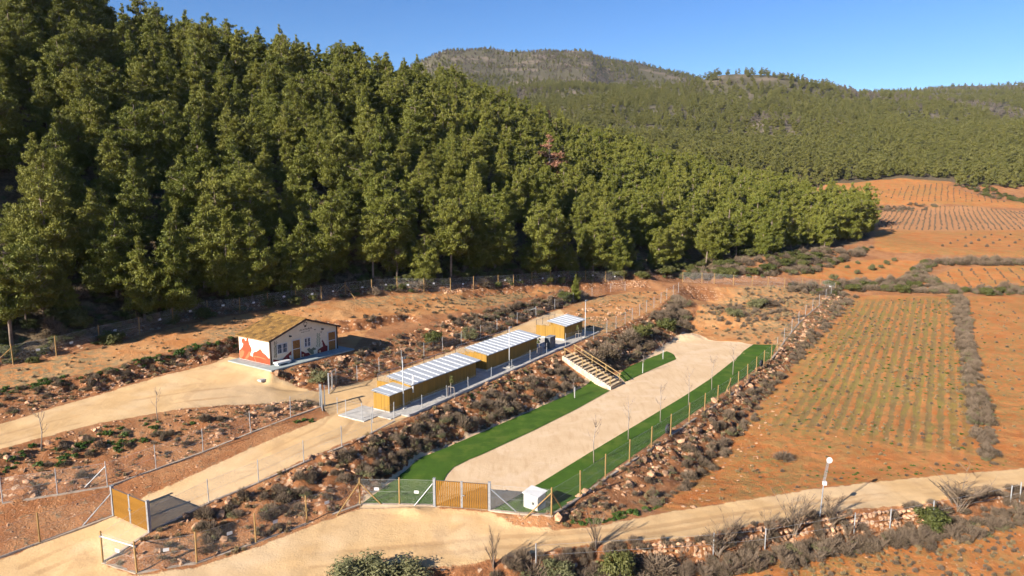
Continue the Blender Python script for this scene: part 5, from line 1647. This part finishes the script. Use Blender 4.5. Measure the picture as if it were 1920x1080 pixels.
# edge of the forest, right-hand part: green undergrowth
for i, (px, py, w) in enumerate([(1160, 520, 3.6), (1205, 522, 3.4), (1245, 515, 3.8), (1370, 516, 3.8), (1440, 508, 4.2), (1470, 498, 4.6), (1500, 490, 5.0), (1530, 484, 4.6), (1345, 518, 3.2), (1410, 514, 3.4), (1300, 514, 3.6)]):
    shrub(px, py, w, 1.9, 'yellow-green juniper bush in the undergrowth below the forest edge', 'shrub', 'juniper_bush', 'juniper bushes below the forest edge')
for i, (px, py, w) in enumerate([(1690, 548, 3.6), (1600, 545, 4.0), (1560, 540, 3.4), (1622, 540, 3.0)]):
    shrub(px, py, w, 1.9, 'dark green shrub in the hedge beyond the striped field', 'shrub', 'hedge_shrub', 'shrubs in the far hedge')

# ------------------------------------------------------------------ scrub, weeds and rubble nobody could count
def resample(L, n):
    d = [0]
    for a, b in zip(L[:-1], L[1:]):
        d.append(d[-1] + (b - a).length)
    out = []
    j = 0
    for i in range(n):
        s = d[-1] * i / (n - 1)
        while j < len(d) - 2 and d[j + 1] < s:
            j += 1
        t = (s - d[j]) / max(1e-6, d[j + 1] - d[j])
        out.append(L[j].lerp(L[j + 1], t))
    return out
calm_b = [(z, .1) for z in z_sand] + [(z_yard, .2)] + [(z, .5) for z in z_turf] + [(p[0], .0) for p in pads]
def free_mask(xs, ys, pad=None):
    xs = np.asarray(xs); ys = np.asarray(ys)
    ok = np.ones(len(xs), bool)
    for z, m in calm_b:
        ok &= ~inpoly(xs, ys, z)
        if pad is not None:
            ok &= sdist(xs, ys, z) > pad
    return ok
def strip_points(top, bot, n, s0=0., s1=1., t0=0., t1=1.):
    A = np.array([(p.x, p.y) for p in resample(top, 240)]); Bt = np.array([(p.x, p.y) for p in resample(bot, 240)])
    k = np.argmin(((A[:, None, :] - Bt[None, :, :]) ** 2).sum(-1), 1)
    i = (nprng.uniform(t0, t1, n) * 239).astype(int); s = nprng.uniform(s0, s1, n)[:, None]
    p = A[i] * (1 - s) + Bt[k[i]] * s + nprng.normal(0, .3, (n, 2))
    return [tuple(q) for q in p]
def poly_points(pxpoly, n):
    pl = PG(pxpoly)
    x0, x1 = min(p.x for p in pl), max(p.x for p in pl); y0, y1 = min(p.y for p in pl), max(p.y for p in pl)
    out = []
    while len(out) < n:
        a = nprng.uniform(x0, x1, n * 3); b = nprng.uniform(y0, y1, n * 3)
        k = inpoly(a, b, pl)
        out += list(zip(a[k], b[k]))
    return out[:n]

brush = []
def put(lst, pts, smin, smax, ids, pad=.0, sink=.05, chk=True):
    sc = nprng.uniform(smin, smax, len(pts))
    ok = free_mask([p[0] for p in pts], [p[1] for p in pts], sc * pad if pad else None) if chk else [True] * len(pts)
    for (x, y), s, k in zip(pts, sc, ok):
        if k:
            lst.append((x, y, H(x, y) - sink, s, rnd.random() * 6.28, ids[rnd.randrange(len(ids))]))
put(brush, strip_points(L_b1top, L_b1bot, 270, .2, .95, .28, .78), .3, 1.6, [0, 1, 2, 3, 4], .4)
put(brush, strip_points(L_b1top, L_b1bot, 160, .2, .9, .03, .30), .35, 1.3, [0, 1, 2, 3, 4], .4)
put(brush, strip_points(L_b1top, L_b1bot, 150, .1, .9, .80, 1.), .5, 2.0, [0, 1, 2, 3, 4], .4)
put(brush, strip_points(L_b2top, L_b2bot, 130, .1, .7, .02, 1.), .25, .8, [0, 1, 2, 3, 4, 5], .4)
put(brush, strip_points(L_b2top, L_b2bot, 230, .5, 1.15, .05, 1.), .35, 1.3, [0, 1, 2, 3, 4, 5], .4)
put(brush, strip_points(L_ktop, L_kbot, 210, .05, 1.0, .45, 1.), .3, 1.4, [0, 1, 2, 3, 4], .4)
put(brush, strip_points(L_ktop, L_kbot, 40, .1, .9, .0, .45), .4, 1.0, [0, 1, 2, 3, 4], .4)
put(brush, strip_points(L_b3top, L_b3bot, 45, .2, .95, .3, 1.), .3, 1.0, [0, 1, 2, 3, 4], .4)
put(brush, strip_points(L_utop, L_ubot, 90, .0, .8, .0, 1.), .4, .9, [0, 1, 2, 3, 4], .4)
wallbase = [p + Vector((.12, -.9, 0)) for p in L_wall]
wallout = [p + Vector((.5, -3.0, 0)) for p in L_wall]
put(brush, strip_points(wallbase, wallout, 620, .02, 1.0, .20, .90), .35, 1.3, [0, 1, 2, 3, 4, 5, 6, 12, 13, 14])
put(brush, strip_points([p + Vector((0, .1, 0)) for p in L_wall], wallbase, 170, 0, .6, .22, .86), .5, 1.1, [5, 6, 7, 0, 1], 0)
# hedges between the fields
put(brush, poly_points([(1782, 558), (1812, 558), (1835, 700), (1880, 870), (1835, 872), (1806, 700)], 420), .4, 1.6, [0, 1, 2, 3, 4, 5, 6])
put(brush, poly_points([(1560, 556), (1620, 545), (1790, 552), (1990, 556), (1990, 540), (1780, 543), (1735, 515), (1760, 490), (1735, 490), (1690, 526), (1600, 530), (1480, 530), (1470, 548)], 430), .6, 2.3, [0, 1, 2, 3, 4, 5, 8, 3])
put(brush, poly_points([(1730, 492), (1780, 500), (1990, 496), (1990, 486), (1780, 488)], 160), 1.0, 2.2, [0, 1, 2, 3, 4])
put(brush, poly_points([(1630, 386), (1700, 380), (1760, 386), (1760, 392), (1635, 396)], 60), 1.0, 2.4, [0, 1, 2, 3, 4])
put(brush, poly_points([(1780, 345), (1920, 375), (1990, 385), (1990, 372), (1860, 350)], 120), 1.2, 2.6, [0, 8, 9])
put(brush, poly_points([(1330, 585), (1400, 560), (1480, 560), (1470, 590), (1420, 615), (1350, 610)], 90), .5, 1.2, [5, 6, 7, 0])
# undergrowth below the forest edge
put(brush, poly_points([(1130, 527), (1280, 525), (1420, 523), (1520, 515), (1620, 478), (1640, 462), (1520, 470), (1430, 488), (1340, 502), (1200, 516)], 250), .7, 2.4, [0, 1, 2, 3, 4, 8, 9, 6])
put(brush, strip_points(hill_foot, [p + Vector((0, 5, 0)) for p in hill_foot], 460, -.5, 1.2, 0, .8), .7, 2.2, [0, 2, 8, 9, 10, 11])
put(brush, strip_points(hill_foot, [p + Vector((-3, 14, 0)) for p in hill_foot], 260, 0, 1, 0, .45), .8, 2.4, [0, 2, 8, 9, 10, 11])
put(brush, poly_points([(640, 595), (760, 586), (760, 596), (690, 606), (640, 606)], 16), .4, .8, [0, 1])
scatter('dry_scrub', 'dry grey-brown scrub and undergrowth on banks, hedges and forest edge', 'scrub', brush, BRUSH + TWIGS + SHRUBS + BARE[:3], True)

weeds = []
put(weeds, strip_points(L_utop, L_ubot, 90, -.12, .25), .35, .9, [0, 1, 2])
put(weeds, strip_points(L_b3top, L_b3bot, 40, .05, .5, .05, .6), .3, .9, [0, 1, 2], .2)
put(weeds, [(G(px, py).x + rnd.gauss(0, .35), G(px, py).y + rnd.gauss(0, .3)) for px, py in [(220, 838), (235, 832), (262, 826), (115, 865), (132, 855), (35, 860), (155, 840), (285, 800), (566, 790)] for _ in range(4)], .35, .75, [0, 1, 2], 0, .05, False)
put(weeds, poly_points([(1045, 985), (1110, 975), (1200, 955), (1240, 950), (1200, 966), (1110, 984)], 60), .25, .6, [0, 1, 2])
put(weeds, poly_points([(1500, 885), (1900, 860), (1920, 872), (1800, 884), (1540, 905)], 45), .2, .4, [0, 1, 2])
put(weeds, poly_points([(850, 755), (1000, 684), (1005, 690), (870, 752)], 30), .25, .5, [0, 1, 2])
scatter('green_weeds', 'small bright green weeds on banks and path edges', 'weeds', weeds, WEEDS)

# vine stocks and weeds in rows on the fields
vines = []
A = Vector((rowdir.x, rowdir.y)); Bv = Vector((rowdir.y, -rowdir.x))
zr = [(p.x, p.y) for p in z_rows]
cand = []
for i in range(-60, 60):
    for j in range(0, 150):
        c = Vector((35, 60)) + Bv * (i * 1.12) + A * (j * .75)
        x, y = c.x + rnd.gauss(0, .12), c.y + rnd.gauss(0, .3)
        if rnd.random() < .6 and 20 < x < 110 and 50 < y < 150:
            cand.append((x, y))
ca = np.array(cand)
kk = inpoly(ca[:, 0], ca[:, 1], zr) & (vnoise(ca[:, 0] * .12, ca[:, 1] * .12, 5) > .3)
for x, y in ca[kk]:
    vines.append((x, y, H(x, y) - .03, rnd.uniform(.25, .5), rnd.random() * 6.28, rnd.choice([0, 0, 1, 2, 5, 7, 7])))
put(vines, poly_points([(1230, 958), (1310, 892), (1370, 830), (1440, 742), (1600, 566), (1900, 566), (1990, 800), (1796, 885), (1425, 930)], 800), .15, .5, [0, 1, 2, 0, 1, 7, 5, 6, 3], 0, .03)
put(vines, poly_points([(1300, 1085), (1500, 1048), (1650, 1018), (1750, 998), (1920, 968), (1990, 1080)], 330), .15, .5, [0, 1, 2, 3, 4, 5], 0, .03)
put(vines, poly_points([(700, 575), (1000, 545), (1040, 548), (880, 583), (760, 598)], 200), .2, .6, [0, 1, 2, 3], 0, .03)
put(vines, poly_points([(30, 690), (390, 600), (600, 572), (640, 598), (450, 628), (270, 670), (0, 728)], 130), .15, .45, [0, 1, 2, 3], 0, .03)
put(vines, poly_points([(1290, 622), (1310, 575), (1400, 540), (1555, 542), (1460, 650), (1413, 643)], 330), .3, .8, [0, 1, 2, 3, 4], 0, .03)
put(vines, poly_points([(1060, 590), (1180, 548), (1260, 548), (1180, 600), (1110, 628)], 130), .25, .6, [0, 1, 2, 3], 0, .03)
put(vines, strip_points(L_b1top, L_b1bot, 800), .2, .6, [0, 1, 2], .3, .03)
put(vines, strip_points(L_b2top, L_b2bot, 700, -.03, 1), .2, .6, [0, 1, 2], .3, .03)
put(vines, strip_points(L_ktop, L_kbot, 500), .2, .55, [0, 1, 2], .3, .03)
put(vines, strip_points(L_utop, L_ubot, 260, -.1, 1), .2, .5, [0, 1, 2], .3, .03)
put(vines, strip_points(L_b3top, L_b3bot, 330), .15, .45, [0, 1, 2], .3, .03)
scatter('dry_weeds', 'dry grass tufts and weeds scattered over fields and banks', 'weeds', vines, GRASS + [BRUSH[0], BRUSH[1], TWIGS[0], TWIGS[1], WEEDS[0]])
far_v = []
def vine_rows(pxpoly, dx, dy, ang, smin, smax):
    pl = PG(pxpoly); P2 = [(p.x, p.y) for p in pl]
    x0, x1 = min(p[0] for p in P2), max(p[0] for p in P2); y0, y1 = min(p[1] for p in P2), max(p[1] for p in P2)
    c, s = math.cos(ang), math.sin(ang); R = max(x1 - x0, y1 - y0)
    gx, gy = np.meshgrid(np.arange(-R, R, dx), np.arange(-R, R, dy)); gx = gx.ravel(); gy = gy.ravel()
    X = (x0 + x1) / 2 + gx * c - gy * s + nprng.normal(0, .12, len(gx)); Y = (y0 + y1) / 2 + gx * s + gy * c + nprng.normal(0, .12, len(gx))
    k = inpoly(X, Y, P2)
    for x, y in zip(X[k], Y[k]):
        if rnd.random() < .93:
            far_v.append((x, y, H(x, y) - .05, rnd.uniform(smin, smax), rnd.random() * 6.28, rnd.randrange(3)))
vine_rows([(1625, 428), (1640, 394), (1750, 390), (1985, 398), (1985, 429)], 1.6, 2.7, -.55, .45, .7)
vine_rows([(1750, 520), (1795, 504), (1985, 503), (1985, 543), (1920, 543), (1785, 538)], 2.6, 1.3, -.42, .35, .6)
vine_rows([(1600, 366), (1760, 342), (1790, 352), (1900, 380), (1700, 376)], 3.2, 3.4, .2, .6, .9)
vine_rows([(1740, 462), (1800, 440), (1985, 440), (1985, 470)], 6, 5, .1, .7, 1.1)
scatter('vine_stocks', 'rows of small bare vine stocks on the far valley fields', 'vines', far_v, TWIGS)

# rubble
small = []; big = []
def rubble(pts, smin, smax, power=3.0, nbig=.0, bmin=.4, bmax=.9):
    ok = free_mask([p[0] for p in pts], [p[1] for p in pts])
    for (x, y), k in zip(pts, ok):
        if not k: continue
        if rnd.random() < nbig:
            big.append((x, y, rnd.uniform(bmin, bmax)))
        else:
            small.append((x, y, H(x, y) - .02, smin + (smax - smin) * rnd.random() ** power, rnd.random() * 6.28, rnd.randrange(8)))
rubble(strip_points(L_b1top, L_b1bot, 1500), .08, .5, 2.5, .035, .4, .9)
rubble(strip_points(L_b1top, L_b1bot, 500, -.05, .25), .1, .6, 2, .06, .4, .9)
rubble(strip_points(L_b1top, L_b1bot, 900, .75, 1.0, .3, .8), .06, .3, 2)
rubble(strip_points(L_b2top, L_b2bot, 1500, -.02, .6), .08, .6, 2.2, .06, .45, 1.1)
rubble(strip_points(L_b3top, L_b3bot, 1900, -.05, 1.0), .06, .45, 3.2, .02, .4, .7)
rubble(strip_points(L_b3top, L_b3bot, 500, .9, 1.7, 0, .5), .05, .3, 2.6)
rubble(strip_points(L_utop, L_ubot, 900, .45, 1.05), .08, .42, 2.2, .01, .4, .6)
rubble(strip_points(L_ktop, L_kbot, 800, -.02, 1.0, 0, .55), .08, .5, 2.6, .07, .4, .95)
rubble(strip_points(L_ktop, L_kbot, 350, 0, 1.0, .55, 1), .1, .5, 2.4, .03, .4, .7)
rubble(poly_points([(830, 540), (860, 538), (870, 548), (835, 550)], 60), .2, .6, 1.5)
rubble(poly_points([(1180, 526), (1215, 524), (1220, 540), (1185, 542)], 70), .2, .7, 1.5)
rubble(poly_points([(1230, 958), (1370, 830), (1440, 742), (1470, 742), (1420, 880), (1300, 955)], 350), .05, .5, 4)
rubble(poly_points([(1300, 1085), (1500, 1048), (1650, 1018), (1920, 968), (1990, 1080)], 500), .04, .25, 3)
rubble(poly_points([(1440, 900), (1600, 566), (1900, 566), (1990, 860), (1796, 885)], 350), .05, .3, 4)
rubble(poly_points([(30, 690), (390, 600), (600, 572), (640, 598), (450, 628), (270, 670), (0, 728)], 350), .04, .25, 3)
rubble(poly_points([(760, 955), (800, 952), (805, 966), (770, 970)], 50), .06, .25, 2)
rubble(poly_points([(945, 972), (1035, 972), (1035, 988), (960, 985)], 90), .06, .3, 2)
scatter('rubble', 'loose orange-grey stones and rubble on the terrace banks', 'stones', small, ROCKS, True)
big.sort(key=lambda b: -b[2])
for x, y, s in big[:290]:
    o = link('stone', ROCKS[rnd.randrange(8)], ground)
    o.location = (x, y, H(x, y) + s * .08)
    o.rotation_euler = (rnd.uniform(-.5, .5), rnd.uniform(-.5, .5), rnd.random() * 6.28)
    o.scale = (s, s, s * rnd.uniform(.8, 1.15))
print('BIG', len(big), 'small', len(small), 'brush', len(brush), 'weeds', len(vines), len(far_v))

# dry-stone wall below the road
W0 = [p for p in resample(L_wall, 400) if project(p)[0] > 1180 and project(p)[0] < 1745]
wl_ = thing('stone_wall', 'low dry-stone retaining wall below the road at lower right', 'wall', W0[0])
n = 0
Wl = resample(W0, 62)
for i, p in enumerate(Wl):
    for lv in range(4):
        if n >= 250: break
        s = rnd.uniform(.36, .56)
        o = link('stone', ROCKS[rnd.randrange(8)], wl_)
        o.location = p - W0[0] + Vector((rnd.uniform(-.12, .12), -.10 - .17 * (3 - lv) + rnd.uniform(-.06, .06), -1.2 + lv * .34 + rnd.uniform(-.05, .05)))
        o.rotation_euler = (rnd.uniform(-.4, .4), rnd.uniform(-.4, .4), rnd.random() * 6.28)
        o.scale = (s * 1.15, s, s * .95); n += 1

# stone circles in the paddock
lbs = ['complete oval ring of pale stones in the paddock behind the kennels', 'ring of stones nearest the paddock fence', 'low ring of pale stones in front of the bare gravel patch', 'broken ring of stones beside the far end kennel', 'small broken ring of stones below the young pine', 'partial ring of stones beside the lamp mast']
for (px, py), r, lb in zip([(1170, 579), (1153, 589), (1123, 598), (1074, 590), (1135, 572), (1103, 581)], [1.15, 1.1, 1.2, 1.0, .9, .9], lbs):
    c = G(px, py)
    o = thing('stone_circle', lb, 'stone ring', c, 0, 'stone rings in the paddock')
    for k in range(15):
        if lb.find('broken') >= 0 and k in (3, 4, 9): continue
        t = 2 * math.pi * k / 15
        x, y = r * math.cos(t), r * math.sin(t)
        q = link('stone', ROCKS[rnd.randrange(8)], o)
        q.location = (x, y, H(c.x + x, c.y + y) - c.z + .06); s = rnd.uniform(.32, .48); q.scale = (s, s, s); q.rotation_euler = (0, 0, rnd.random() * 6)

# ------------------------------------------------------------------ air
hz = MB().box(-3700, 3700, -640, 4800, float(ZZ.min()) - 1.0, max(float(ZZ.max()) + 14.0, 60.0)).build('haze', None)
hz.data.materials.clear()
hm = bpy.data.materials.new('haze'); hm.use_nodes = True
hm.node_tree.nodes.clear()
ho = hm.node_tree.nodes.new('ShaderNodeOutputMaterial'); hv = hm.node_tree.nodes.new('ShaderNodeVolumePrincipled')
hv.inputs['Color'].default_value = (.72, .82, 1.0, 1); hv.inputs['Density'].default_value = 0.00004; hv.inputs['Anisotropy'].default_value = 0.0
hm.node_tree.links.new(hv.outputs[0], ho.inputs['Volume'])
hz.data.materials.append(hm)
tag(hz, 'thin bluish air between the camera and the far hills', 'haze', kind='stuff')
